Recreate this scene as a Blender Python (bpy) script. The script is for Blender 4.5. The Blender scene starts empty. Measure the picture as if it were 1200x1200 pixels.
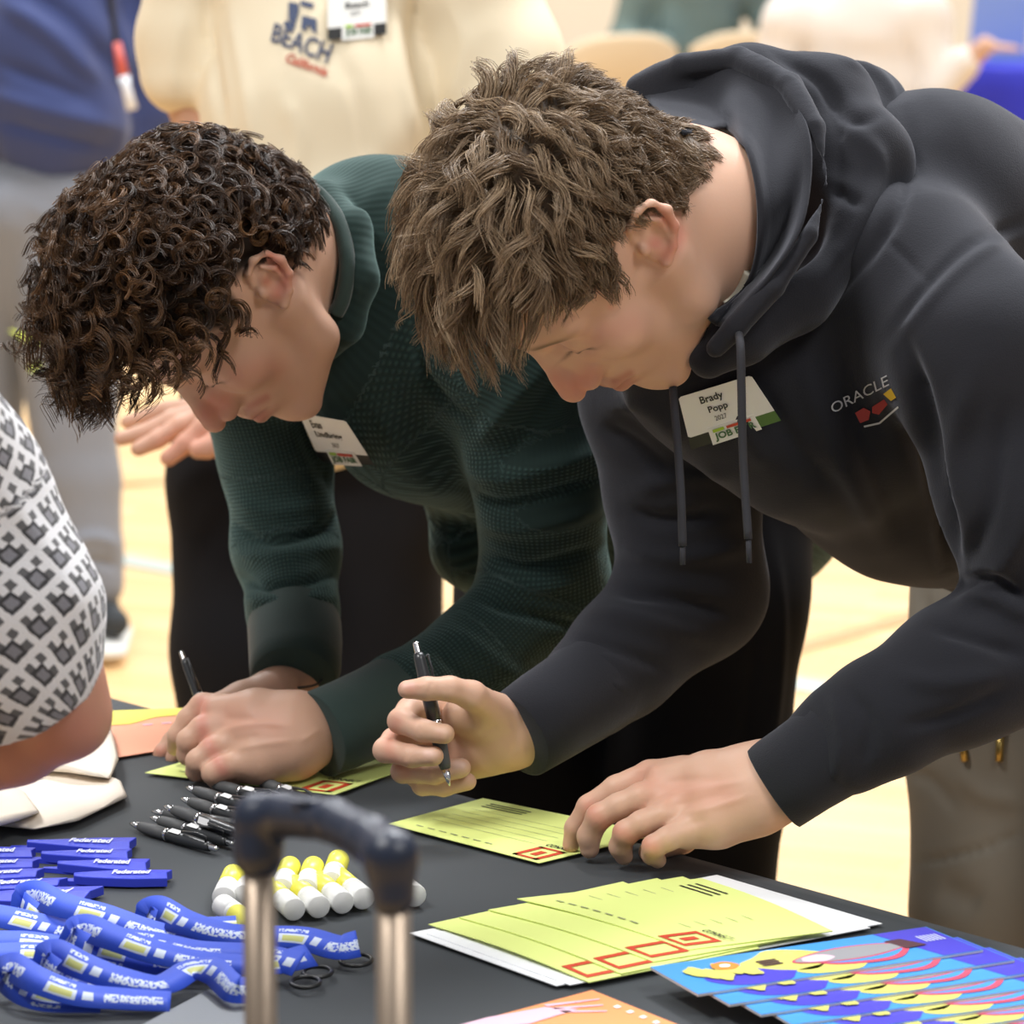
import bpy, math, random
import numpy as np
from mathutils import Vector, Matrix
from mathutils.bvhtree import BVHTree
SC = bpy.context.scene
COL = SC.collection
rng = np.random.default_rng(7)
random.seed(7)
# ------------------------------------------------------------------ camera
FP = 4300.0
CAMP = np.array([0.0, 0.0, 1.65])
TH = math.atan(840 / FP)
CF = np.array([0, math.cos(TH), -math.sin(TH)])
CU = np.array([0, math.sin(TH), math.cos(TH)])
CR = np.array([1.0, 0, 0])
TZ = 0.74
def W(u, v, D):
    "world point seen at photo position (u,v) at depth D metres"
    return CAMP + D * (CF + (u - 600) / FP * CR - (v - 600) / FP * CU)
def WZ(u, v, z=TZ):
    r = CF + (u - 600) / FP * CR - (v - 600) / FP * CU
    return CAMP + r * ((z - CAMP[2]) / r[2])
def DT(u, v, h=0.0):
    "depth of a point h above the table top"
    r = CF + (u - 600) / FP * CR - (v - 600) / FP * CU
    return (TZ + h - CAMP[2]) / r[2]
def proj(P):
    q = P - CAMP
    d = q @ CF
    return 600 + FP * (q @ CR) / d, 600 - FP * (q @ CU) / d, d
# ------------------------------------------------------------------ objects
def empty(name, loc, label=None, cat=None, group=None):
    o = bpy.data.objects.new(name, None)
    COL.objects.link(o)
    o.location = loc
    o.empty_display_size = .05
    tag(o, label, cat, group)
    return o
def tag(o, label=None, cat=None, group=None, kind=None):
    if label: o['label'] = label
    if cat: o['category'] = cat
    if group: o['group'] = group
    if kind: o['kind'] = kind
    return o
def pmesh(name, V, F, mat, parent=None, smooth=True, attrs=None, uv=None):
    "link a mesh from arrays; F is an (n,k) array or a list of lists; V in world space"
    V = np.asarray(V, dtype=np.float64)
    if parent is not None:
        V = V - np.array(parent_world(parent))
    me = bpy.data.meshes.new(name)
    if isinstance(F, np.ndarray) and F.ndim == 2:
        k = F.shape[1]
        me.vertices.add(len(V)); me.vertices.foreach_set('co', V.astype(np.float32).ravel())
        me.loops.add(F.size); me.loops.foreach_set('vertex_index', F.astype(np.int32).ravel())
        me.polygons.add(len(F)); me.polygons.foreach_set('loop_start', np.arange(0, F.size, k, dtype=np.int32))
        me.polygons.foreach_set('loop_total', np.full(len(F), k, dtype=np.int32))
        me.update(calc_edges=True)
    else:
        me.from_pydata([tuple(v) for v in V], [], [tuple(int(i) for i in f) for f in F])
        me.update()
    if smooth: me.polygons.foreach_set('use_smooth', np.ones(len(me.polygons), dtype=bool))
    if attrs:
        for n, a in attrs.items():
            a = np.asarray(a, dtype=np.float32)
            if a.ndim == 1:
                at = me.attributes.new(n, 'FLOAT', 'POINT'); at.data.foreach_set('value', a)
            elif a.shape[1] == 3:
                at = me.attributes.new(n, 'FLOAT_VECTOR', 'POINT'); at.data.foreach_set('vector', a.ravel())
            else:
                at = me.attributes.new(n, 'FLOAT_COLOR', 'POINT'); at.data.foreach_set('color', a.ravel())
    me.validate()
    mats = mat if isinstance(mat, (list, tuple)) else [mat]
    for m in mats: me.materials.append(m)
    o = bpy.data.objects.new(name, me)
    COL.objects.link(o)
    if parent is not None: o.parent = parent
    return o
def parent_world(p):
    v = Vector((0, 0, 0))
    while p is not None:
        v += p.location; p = p.parent
    return v
class MB:
    "collects simple shapes into one mesh"
    def __init__(s): s.V = []; s.F = []; s.n = 0
    def add(s, V, F):
        V = [tuple(v) for v in V]
        s.V += V; s.F += [tuple(i + s.n for i in f) for f in F]; s.n += len(V)
        return s
    def tube(s, P, R, n=12, cap=True, flat=None):
        P = [np.array(p, float) for p in P]; m = len(P)
        if not hasattr(R, '__len__'): R = [R] * m
        T = [P[min(i + 1, m - 1)] - P[max(i - 1, 0)] for i in range(m)]
        T = [t / (np.linalg.norm(t) + 1e-12) for t in T]
        a = np.array([0, 0, 1.]) if abs(T[0][2]) < .9 else np.array([1., 0, 0])
        N = a - T[0] * (a @ T[0]); N /= np.linalg.norm(N)
        V = []
        for i in range(m):
            N = N - T[i] * (N @ T[i]); N /= np.linalg.norm(N); B = np.cross(T[i], N)
            fa, fb = (1, 1) if flat is None else flat
            for k in range(n):
                t = 2 * math.pi * k / n
                V.append(P[i] + R[i] * (fa * math.cos(t) * N + fb * math.sin(t) * B))
        F = [(i * n + k, i * n + (k + 1) % n, (i + 1) * n + (k + 1) % n, (i + 1) * n + k) for i in range(m - 1) for k in range(n)]
        if cap:
            F.append(tuple(reversed(range(n)))); F.append(tuple(range((m - 1) * n, m * n)))
        return s.add(V, F)
    def prism(s, poly, t, up=(0, 0, 1)):
        "polygon of 3-D points thickened by t along up"
        up = np.array(up, float) * t; n = len(poly)
        V = [np.array(p, float) for p in poly] + [np.array(p, float) + up for p in poly]
        F = [tuple(reversed(range(n))), tuple(range(n, 2 * n))] + [(i, (i + 1) % n, n + (i + 1) % n, n + i) for i in range(n)]
        return s.add(V, F)
    def box(s, c, sz, R=None):
        c = np.array(c, float); V = []
        for z in (-1, 1):
            for x, y in ((-1, -1), (1, -1), (1, 1), (-1, 1)):
                p = np.array([x * sz[0], y * sz[1], z * sz[2]]) / 2
                V.append(c + (p if R is None else np.array(R) @ p))
        return s.add(V, [(3, 2, 1, 0), (4, 5, 6, 7), (0, 1, 5, 4), (1, 2, 6, 5), (2, 3, 7, 6), (3, 0, 4, 7)])
    def build(s, name, mat, parent=None, smooth=False, bevel=0, sub=0):
        o = pmesh(name, s.V, s.F, mat, parent, smooth)
        if bevel:
            m = o.modifiers.new('b', 'BEVEL'); m.width = bevel; m.segments = 2; m.limit_method = 'ANGLE'
        if sub:
            m = o.modifiers.new('s', 'SUBSURF'); m.levels = m.render_levels = sub
        return o
# ------------------------------------------------------------------ signed distance modelling
def smin(a, b, k):
    h = np.clip(.5 + .5 * (b - a) / k, 0, 1)
    return b + (a - b) * h - k * h * (1 - h)
def smax(a, b, k): return -smin(-a, -b, k)
class SDF:
    def __init__(s): s.ops = []
    def cone(s, a, b, ra, rb, k=.01, op='+'):
        a = np.array(a, float); b = np.array(b, float)
        c = (a + b) / 2; R = np.linalg.norm(b - a) / 2 + max(ra, rb)
        def f(P, a=a, b=b, ra=ra, rb=rb):
            ab = b - a; t = np.clip(((P - a) @ ab) / (ab @ ab + 1e-12), 0, 1)
            return np.linalg.norm(P - a - t[:, None] * ab, axis=1) - (ra + (rb - ra) * t)
        s.ops.append((f, k, op, c, R)); return s
    def ell(s, c, r, R=None, k=.01, op='+'):
        c = np.array(c, float); r = np.array(r, float); R = np.eye(3) if R is None else np.array(R, float)
        def f(P):
            q = (P - c) @ R / r
            l = np.linalg.norm(q, axis=1); g = np.linalg.norm(q / r, axis=1) + 1e-9
            return l * (l - 1) / g
        s.ops.append((f, k, op, c, r.max())); return s
    def chain(s, P, R, k=.01, op='+'):
        for i in range(len(P) - 1): s.cone(P[i], P[i + 1], R[i], R[i + 1], k if i == 0 else max(.004, min(k, R[i] * .35)), op)
        return s
    def px(s, nodes, k=.01, op='+'):
        "nodes (u,v,D,radius px)"
        P = [W(u, v, D) for u, v, D, r in nodes]; R = [r * D / FP for u, v, D, r in nodes]
        return s.chain(P, R, k, op)
    def sub_local(s, other, M, c, sc, y0=.02, ky=1.0):
        "insert other's ops, given in a local frame (axes = columns of M, scale sc, origin c)"
        for f, k, op, cc, RR in other.ops:
            def g(P, f=f):
                q = ((P - c) @ M) / sc
                q[:, 1] = np.where(q[:, 1] > y0, y0 + (q[:, 1] - y0) * ky, q[:, 1])
                return f(q) * sc / ky ** .5
            s.ops.append((g, k * sc, op, c + M @ (np.array(cc) * sc), RR * sc))
        return s
    def half(s, p, n, k=.004):
        p = np.array(p, float); n = np.array(n, float); n = n / np.linalg.norm(n)
        s.ops.append((lambda P: (P - p) @ n, k, 'x', p, 1e9)); return s
    def __call__(s, P, c=None, R=None, pad=.05):
        d = np.full(len(P), 1.0)
        for f, k, op, cc, RR in s.ops:
            if c is not None and RR < 1e8 and np.linalg.norm(c - cc) > R + RR + pad + k: continue
            e = f(P)
            if op == '+': d = smin(d, e, k)
            elif op == '-': d = smax(d, -e, k)
            else: d = smax(d, e, k)
        return d
    def bounds(s):
        lo = np.min([cc - RR for f, k, op, cc, RR in s.ops if op == '+'], axis=0) - .02
        hi = np.max([cc + RR for f, k, op, cc, RR in s.ops if op == '+'], axis=0) + .02
        return lo, hi
def surfnet(sdf, h, n=14, pad=.01):
    lo, hi = sdf.bounds()
    lo, hi = sdf.bounds()
    nb = np.ceil((hi - lo) / (h * n)).astype(int) + 1
    G = np.stack(np.meshgrid(*[np.arange(k) for k in nb], indexing='ij'), -1).reshape(-1, 3)
    cen = lo + (G + .5) * h * n
    keep = []
    for i in range(0, len(cen), 20000):
        keep.append(np.abs(sdf(cen[i:i + 20000])) < h * n * .87 * 1.6 + .012)
    G = G[np.concatenate(keep)]
    N = nb * n + 4
    loc = np.arange(-1, n + 1)
    L = np.stack(np.meshgrid(loc, loc, loc, indexing='ij'), -1)
    m = n + 2
    KEY = []; PTS = []; Q = []
    corners = [(a, b, c) for a in (0, 1) for b in (0, 1) for c in (0, 1)]
    B = 12
    for i in range(0, len(G), B):
        g = G[i:i + B]; nbk = len(g)
        idx = g[:, None, None, None, :] * n + L[None]
        P = (lo + idx * h).reshape(-1, 3)
        c0 = (P.min(0) + P.max(0)) / 2
        V = sdf(P, c0, np.linalg.norm(P.max(0) - P.min(0)) / 2, pad).reshape(nbk, m, m, m)
        S = V < 0
        cs = [S[:, a:m - 1 + a, b:m - 1 + b, c:m - 1 + c] for a, b, c in corners]
        cnt = sum(x.astype(np.int8) for x in cs)
        bb, x, y, z = np.nonzero((cnt > 0) & (cnt < 8))
        if len(bb) == 0: continue
        cv = {co: V[bb, x + co[0], y + co[1], z + co[2]] for co in corners}
        acc = np.zeros((len(bb), 3)); num = np.zeros(len(bb))
        for co in corners:
            for ax in range(3):
                if co[ax] == 1: continue
                c2 = list(co); c2[ax] = 1; c2 = tuple(c2)
                a_, b_ = cv[co], cv[c2]
                cr = (a_ < 0) != (b_ < 0)
                t = np.where(cr, a_ / np.where(cr, a_ - b_, 1), 0)
                p = np.tile(np.array(co, float), (len(bb), 1)); p[:, ax] = t
                acc += p * cr[:, None]; num += cr
        base = g[bb] * n + np.stack([x, y, z], 1) - 1
        PTS.append(lo + (base + acc / num[:, None]) * h)
        b1 = base + 2
        KEY.append((b1[:, 0] * N[1] + b1[:, 1]) * N[2] + b1[:, 2])
        for ax in range(3):
            sl0 = [slice(1, n + 1)] * 3; sl1 = list(sl0); sl1[ax] = slice(2, n + 2)
            s0 = S[(slice(None),) + tuple(sl0)]; s1 = S[(slice(None),) + tuple(sl1)]
            b_, x_, y_, z_ = np.nonzero(s0 != s1)
            if len(b_) == 0: continue
            flip = s0[b_, x_, y_, z_]
            gi = g[b_] * n + np.stack([x_, y_, z_], 1)
            o1, o2 = [(1, 2), (2, 0), (0, 1)][ax]
            def key(d1, d2):
                q = gi.copy() + 2; q[:, o1] -= d1; q[:, o2] -= d2
                return (q[:, 0] * N[1] + q[:, 1]) * N[2] + q[:, 2]
            q = np.stack([key(1, 1), key(0, 1), key(0, 0), key(1, 0)], 1)
            q[~flip] = q[~flip][:, ::-1]
            Q.append(q)
    KEY = np.concatenate(KEY); PTS = np.concatenate(PTS); Q = np.concatenate(Q)
    uk, first = np.unique(KEY, return_index=True)
    V = PTS[first]; F = np.searchsorted(uk, Q)
    ok = (F < len(uk)).all(1); F = F[ok]; Q = Q[ok]
    ok = (uk[F] == Q).all(1); F = F[ok]
    return V, F
def normals(V, F):
    n = np.cross(V[F[:, 2]] - V[F[:, 0]], V[F[:, 3]] - V[F[:, 1]])
    N = np.zeros_like(V)
    for k in range(4): np.add.at(N, F[:, k], n)
    return N / (np.linalg.norm(N, axis=1)[:, None] + 1e-12)
def relax(V, F, it=2, lam=.5):
    e = np.concatenate([F[:, [0, 1]], F[:, [1, 2]], F[:, [2, 3]], F[:, [3, 0]]])
    deg = np.bincount(np.concatenate([e[:, 0], e[:, 1]]), minlength=len(V))[:, None] + 1e-9
    for _ in range(it):
        s = np.zeros_like(V)
        for c in range(3):
            s[:, c] = np.bincount(e[:, 0], V[e[:, 1], c], len(V)) + np.bincount(e[:, 1], V[e[:, 0], c], len(V))
        V = V + lam * (s / deg - V)
    return V
def segdist(u, v, poly):
    best = np.full(len(u), 1e9); tt = np.zeros(len(u)); L = 0
    tot = sum(math.hypot(poly[i + 1][0] - poly[i][0], poly[i + 1][1] - poly[i][1]) for i in range(len(poly) - 1)) + 1e-9
    for i in range(len(poly) - 1):
        ax, ay = poly[i][:2]; bx, by = poly[i + 1][:2]; dx, dy = bx - ax, by - ay; l = math.hypot(dx, dy)
        t = np.clip(((u - ax) * dx + (v - ay) * dy) / (l * l + 1e-9), 0, 1)
        d = np.hypot(u - ax - t * dx, v - ay - t * dy)
        m = d < best; best[m] = d[m]; tt[m] = ((L + t * l) / tot)[m]; L += l
    return best, tt
def smooth_poly(P, n=8):
    "Catmull-Rom through the given points"
    P = np.array(P, float); Q = np.vstack([2 * P[0] - P[1], P, 2 * P[-1] - P[-2]]); out = []
    for i in range(1, len(Q) - 2):
        for t in np.linspace(0, 1, n, endpoint=False):
            a, b, c, d = Q[i - 1], Q[i], Q[i + 1], Q[i + 2]
            out.append(.5 * (2 * b + (c - a) * t + (2 * a - 5 * b + 4 * c - d) * t * t + (3 * b - a - 3 * c + d) * t ** 3))
    out.append(P[-1]); return np.array(out)
def sculpt(V, F, strokes, side=True):
    "strokes: (points, width px, amplitude mm [, Dmin, Dmax]); like a sculpting brush used from the front"
    for s in strokes:
        pts, w, amp = s[0], s[1], s[2] / 1000
        N = normals(V, F); u, v, D = proj(V)
        poly = smooth_poly(pts, 6) if len(pts) > 2 else np.array(pts, float)
        near = (u > poly[:, 0].min() - 3 * w) & (u < poly[:, 0].max() + 3 * w) & (v > poly[:, 1].min() - 3 * w) & (v < poly[:, 1].max() + 3 * w)
        if len(s) > 3: near &= (D > s[3]) & (D < s[4])
        idx = np.nonzero(near)[0]
        if len(idx) == 0: continue
        d, t = segdist(u[idx], v[idx], poly)
        q = V[idx] - CAMP; q /= np.linalg.norm(q, axis=1)[:, None]
        fac = np.clip(-(N[idx] * q).sum(1) * 2.5 + .1, 0, 1)
        taper = np.clip(np.minimum(t, 1 - t) * 5, 0, 1) if len(pts) > 1 else 1
        g = np.exp(-(d / w) ** 2 * 1.5)
        V[idx] += N[idx] * (amp * g * fac * (.25 + .75 * taper))[:, None]
    return V
def paint(V, N, base, strokes):
    C = np.tile(np.array(list(base) + [1.0]), (len(V), 1)); u, v, D = proj(V)
    q = V - CAMP; q = q / np.linalg.norm(q, axis=1)[:, None]; fac = np.clip(-(N * q).sum(1) * 2 + .2, 0, 1)
    for s in strokes:
        pts, w, col, a = s[:4]
        if len(pts) == 1: pts = [pts[0], (pts[0][0] + .1, pts[0][1])]
        d, t = segdist(u, v, smooth_poly(pts, 6))
        g = np.exp(-(d / w) ** 2 * 1.5) * fac * a
        if len(s) > 4: g = g * ((D > s[4]) & (D < s[5]))
        C[:, :3] = C[:, :3] * (1 - g[:, None]) + np.array(col) * g[:, None]
    return C
def limb_coord(V, chains):
    "per vertex (length along nearest limb, angle*radius around it, 0)"
    best = np.full(len(V), 1e9); out = np.zeros((len(V), 3))
    for ch in chains:
        P = [W(*n[:3]) for n in ch]; R = [n[3] * n[2] / FP for n in ch]; L = 0
        for i in range(len(P) - 1):
            a, b = P[i], P[i + 1]; ab = b - a; l = np.linalg.norm(ab); t = np.clip((V - a) @ ab / (l * l), -.2, 1.2)
            q = V - a - t[:, None] * ab; r = np.linalg.norm(q, axis=1); d = r - (R[i] + (R[i + 1] - R[i]) * t)
            T_ = ab / l; e1 = np.array([0, -1., 0]) + T_ * T_[1]; e1 /= np.linalg.norm(e1); e2 = np.cross(T_, e1)
            ang = np.arctan2(q @ e2, q @ e1); m = d < best
            best[m] = d[m]; out[m] = np.stack([L + t * l, ang * .06, np.zeros(len(V))], 1)[m]
            L += l
    return out
def fold_noise(P, f=1.0, seed=0):
    r = np.random.default_rng(seed); s = np.zeros(len(P))
    for i in range(6):
        k = r.normal(size=3) * f * (1 + i * .5); ph = r.uniform(0, 6.28)
        s += np.sin(P @ k + ph + 1.3 * np.sin(P @ (k[[1, 2, 0]]) * .7 + ph)) / (1 + i * .4)
    return s / 3
# ------------------------------------------------------------------ materials
def mat(name, col, rough=.6, metal=0, sheen=0, spec=None, trans=0, emit=None, sss=0, bump=None, coat=0, sheen_tint=None):
    m = bpy.data.materials.new(name); m.use_nodes = True; nt = m.node_tree; b = nt.nodes['Principled BSDF']
    b.inputs['Base Color'].default_value = (*col, 1) if len(col) == 3 else col
    b.inputs['Roughness'].default_value = rough; b.inputs['Metallic'].default_value = metal
    if sheen: b.inputs['Sheen Weight'].default_value = sheen; b.inputs['Sheen Roughness'].default_value = .5
    if sheen_tint: b.inputs['Sheen Tint'].default_value = (*sheen_tint, 1)
    if spec is not None: b.inputs['Specular IOR Level'].default_value = spec
    if sss:
        b.inputs['Subsurface Weight'].default_value = sss; b.inputs['Subsurface Radius'].default_value = (1, .35, .2)
        b.inputs['Subsurface Scale'].default_value = .006
    if coat: b.inputs['Coat Weight'].default_value = coat
    if emit: b.inputs['Emission Color'].default_value = (*emit[0], 1); b.inputs['Emission Strength'].default_value = emit[1]
    if bump:
        sc_, st, dist = bump
        n = nt.nodes.new('ShaderNodeTexNoise'); n.inputs['Scale'].default_value = sc_; n.inputs['Detail'].default_value = 4
        g = nt.nodes.new('ShaderNodeNewGeometry'); nt.links.new(g.outputs['Position'], n.inputs['Vector'])
        bp = nt.nodes.new('ShaderNodeBump'); bp.inputs['Strength'].default_value = st; bp.inputs['Distance'].default_value = dist
        nt.links.new(n.outputs['Fac'], bp.inputs['Height']); nt.links.new(bp.outputs['Normal'], b.inputs['Normal'])
    return m
def mottle(m, c1, c2, scale, detail=5):
    "vary the base colour between two shades of the stuff itself"
    nt = m.node_tree; b = nt.nodes['Principled BSDF']
    n = nt.nodes.new('ShaderNodeTexNoise'); n.inputs['Scale'].default_value = scale; n.inputs['Detail'].default_value = detail
    g = nt.nodes.new('ShaderNodeTexCoord'); nt.links.new(g.outputs['Object'], n.inputs['Vector'])
    r = nt.nodes.new('ShaderNodeValToRGB'); r.color_ramp.elements[0].position = .35; r.color_ramp.elements[1].position = .65
    r.color_ramp.elements[0].color = (*c1, 1); r.color_ramp.elements[1].color = (*c2, 1)
    nt.links.new(n.outputs['Fac'], r.inputs['Fac']); nt.links.new(r.outputs['Color'], b.inputs['Base Color'])
    return m
# ------------------------------------------------------------------ lettering
_tc = {}
def text_geo(s, bold=.0, shear=0, space=1.0):
    k = (s, bold, shear, space)
    if k in _tc: return _tc[k]
    c = bpy.data.curves.new('t', 'FONT'); c.body = s; c.size = 1; c.offset = bold; c.shear = shear; c.space_character = space; c.resolution_u = 3
    c.align_x = 'LEFT'
    o = bpy.data.objects.new('t', c); COL.objects.link(o)
    dg = bpy.context.evaluated_depsgraph_get(); me = o.evaluated_get(dg).to_mesh()
    V = np.array([v.co[:] for v in me.vertices]); F = [tuple(p.vertices) for p in me.polygons]
    o.evaluated_get(dg).to_mesh_clear(); bpy.data.objects.remove(o); bpy.data.curves.remove(c)
    if len(V) == 0: V = np.zeros((0, 3))
    V = V - V.min(0) if len(V) else V
    V = V / .72
    _tc[k] = (V, F); return V, F
def bil(c, s, t):
    "corners: (0,0),(1,0),(1,1),(0,1)"
    c = [np.array(x, float) for x in c]
    s = np.asarray(s)[..., None]; t = np.asarray(t)[..., None]
    return c[0] * (1 - s) * (1 - t) + c[1] * s * (1 - t) + c[2] * s * t + c[3] * (1 - s) * t
def text_on(name, s, corners, box, mat_, parent, lift=.0006, bold=.0, shear=0, bend=None, rot=0):
    "write s filling box=(s0,t0,s1,t1) of a quad whose corners are given"
    V, F = text_geo(s, bold, shear)
    if len(V) == 0: return
    x = V[:, 0] / max(V[:, 0].max(), 1e-6); y = V[:, 1] / max(V[:, 1].max(), 1e-6)
    if rot: x, y = (y, 1 - x) if rot == 1 else (1 - x, 1 - y)
    if bend is not None: y = y + bend(x)
    P = bil(corners, box[0] + x * (box[2] - box[0]), box[1] + y * (box[3] - box[1]))
    c = [np.array(q, float) for q in corners]; n = np.cross(c[1] - c[0], c[3] - c[0]); n /= np.linalg.norm(n)
    if callable(parent): return P + n * lift, F
    return pmesh(name, P + n * lift, F, mat_, parent, smooth=False)
cam = bpy.data.cameras.new('camera'); co = bpy.data.objects.new('camera', cam); COL.objects.link(co)
co.location = CAMP; co.rotation_euler = (math.pi / 2 - TH, 0, 0)
cam.sensor_width = 36; cam.sensor_fit = 'HORIZONTAL'; cam.lens = FP / 1200 * 36; cam.clip_start = .1; cam.clip_end = 200
cam.dof.use_dof = True; cam.dof.focus_distance = 3.15; cam.dof.aperture_fstop = cam.lens / 1000 / .016
SC.camera = co
# ------------------------------------------------------------------ head and hair
def head_sdf(ear=True, face=1.0):
    s = SDF()
    s.ell((0, -.010, .036), (.077, .100, .086), k=.02)
    s.ell((0, .026, .040), (.068, .068, .066), k=.02)
    s.ell((0, .036, -.020), (.060, .060, .072), k=.022)
    s.ell((0, .038, -.062), (.046, .046, .038), k=.02)
    for x in (-1, 1):
        s.cone((x * .058, -.002, -.030), (x * .050, .016, -.072), .020, .016, .016)
        s.cone((x * .050, .016, -.072), (x * .018, .074, -.098), .016, .016, .018)
        s.ell((x * .044, .064, -.018), (.022, .024, .022), k=.016)
        s.cone((x * .010, .088, .026), (x * .044, .074, .028), .011, .011, .014)
    s.ell((0, .078, -.096), (.022, .018, .018), k=.014)
    s.ell((0, .078, -.060), (.028, .024, .024), k=.016)
    for x in (-1, 1):
        s.ell((x * .031, .102, .004), (.016, .020, .011), k=.012, op='-')
        s.ell((x * .030, .076, .003), (.0155, .0145, .0125), k=.004)
        s.cone((x * .018, .0885, -.001), (x * .030, .0905, -.0035), .0016, .002, .002)
        s.cone((x * .030, .0905, -.0035), (x * .043, .084, -.001), .002, .0016, .002)
    s.cone((0, .090, .018), (0, .113, -.022), .0075, .0095, .008)
    s.cone((0, .113, -.022), (0, .121, -.032), .0095, .0105, .006)
    for x in (-1, 1): s.cone((x * .009, .092, -.006), (x * .013, .097, -.030), .0075, .0095, .010)
    for x in (-1, 1):
        s.ell((x * .0125, .106, -.036), (.0078, .011, .008), k=.005)
        s.ell((x * .0068, .110, -.0465), (.0028, .005, .0025), k=.0015, op='-')
    s.chain([(-.024, .088, -.064), (-.008, .1015, -.0595), (0, .1022, -.0605), (.008, .1015, -.0595), (.024, .088, -.064)], [.003, .0056, .0052, .0056, .003], .004)
    s.chain([(-.021, .088, -.070), (0, .100, -.0725), (.021, .088, -.070)], [.003, .0068, .003], .004)
    s.chain([(-.024, .094, -.0655), (0, .110, -.0655), (.024, .094, -.0655)], [.0012, .0016, .0012], .002, '-')
    if ear:
        for x in (-1, 1):
            ea = SDF()
            ea.ell((x * .079, -.014, .002), (.007, .019, .029), R=np.array([[math.cos(.35), x * math.sin(.35) * 1, 0], [-x * math.sin(.35), math.cos(.35), 0], [0, 0, 1]]).T, k=.006)
            E = [(.076, .004, .010), (.081, .003, .024), (.086, -.008, .033), (.091, -.022, .030), (.094, -.031, .016), (.092, -.030, -.002), (.087, -.021, -.018), (.081, -.010, -.028)]
            ea.chain([(x * a, b, c) for a, b, c in E], [.0035, .0036, .004, .0043, .0043, .004, .004, .0058], .003)
            ea.chain([(x * .0865, -.012, .022), (x * .0885, -.021, .012), (x * .087, -.020, -.008)], [.0025, .003, .0025], .003)
            ea.ell((x * .0895, -.012, -.001), (.008, .0085, .013), k=.004, op='-')
            ea.ell((x * .091, -.017, .024), (.005, .007, .006), k=.003, op='-')
            ea.ell((x * .079, .0015, -.004), (.0045, .005, .007), k=.003)
            c_, s_ = math.cos(.55), math.sin(.55); Re = np.array([[1, 0, 0], [0, c_, -s_], [0, s_, c_]])
            pc = np.array([x * .076, -.012, .002]); s.sub_local(ea, Re, pc - .80 * Re @ pc, .80)
    return s
def frame(yaw, pitch, roll=0):
    "columns left, forward, up for a head that faces yaw (deg from the camera to the picture's left) and bows by pitch"
    y, p = math.radians(yaw), math.radians(pitch)
    H = np.array([-math.sin(y), -math.cos(y), 0]); Z = np.array([0, 0, 1.])
    U = math.cos(p) * Z + math.sin(p) * H; Fw = math.cos(p) * H - math.sin(p) * Z; L = np.cross(U, Fw)
    if roll:
        r = math.radians(roll); L, U = L * math.cos(r) + U * math.sin(r), U * math.cos(r) - L * math.sin(r)
    return np.stack([L, Fw, U], 1)
def to_local(V, M, c, sc): return ((V - c) @ M) / sc
def to_world(q, M, c, sc): return c + (q * sc) @ M.T
def hairline(y):
    return np.interp(y, [-.12, -.09, -.06, -.035, -.02, .005, .02, .035, .055, .08, .11], [-.060, -.058, -.045, -.020, .020, .036, .012, .020, .052, .070, .078])
def strands(P, rad, cols, name, m, parent, taper=.35):
    "P (n,m,3) centre lines -> one mesh of thin three-sided strands"
    n, k, _ = P.shape
    T = np.gradient(P, axis=1); T /= np.linalg.norm(T, axis=2, keepdims=True) + 1e-9
    ref = rng.normal(size=(n, 1, 3)); A = np.cross(T, ref); A /= np.linalg.norm(A, axis=2, keepdims=True) + 1e-9
    Bv = np.cross(T, A); t = np.linspace(0, 1, k)
    w = rad * (1 - (1 - taper) * t ** 1.5)
    V = np.stack([P + w[None, :, None] * (math.cos(a) * A + math.sin(a) * Bv) for a in (0, 2.094, 4.189)], 2)
    V = V.reshape(-1, 3)
    i = np.arange(n)[:, None, None] * k * 3; j = np.arange(k - 1)[None, :, None] * 3; s = np.arange(3)[None, None, :]
    s2 = (s + 1) % 3
    F = np.stack([i + j + s, i + j + s2, i + j + 3 + s2, i + j + 3 + s], -1).reshape(-1, 4)
    C = np.repeat(cols, k * 3, axis=0)
    return pmesh(name, V, F, m, parent, True, {'col': np.concatenate([C, np.ones((len(C), 1))], 1)})
CRC = np.array([0, -.006, .030]); CRR = np.array([.081, .103, .098])
def push_out(q, clear):
    d = (q - CRC) / (CRR + clear); l = np.linalg.norm(d, axis=-1, keepdims=True)
    return np.where(l < 1, CRC + d / np.maximum(l, 1e-6) * (CRR + clear), q)
def pick(w, n): return rng.choice(len(w), n, p=w / w.sum())
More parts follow.
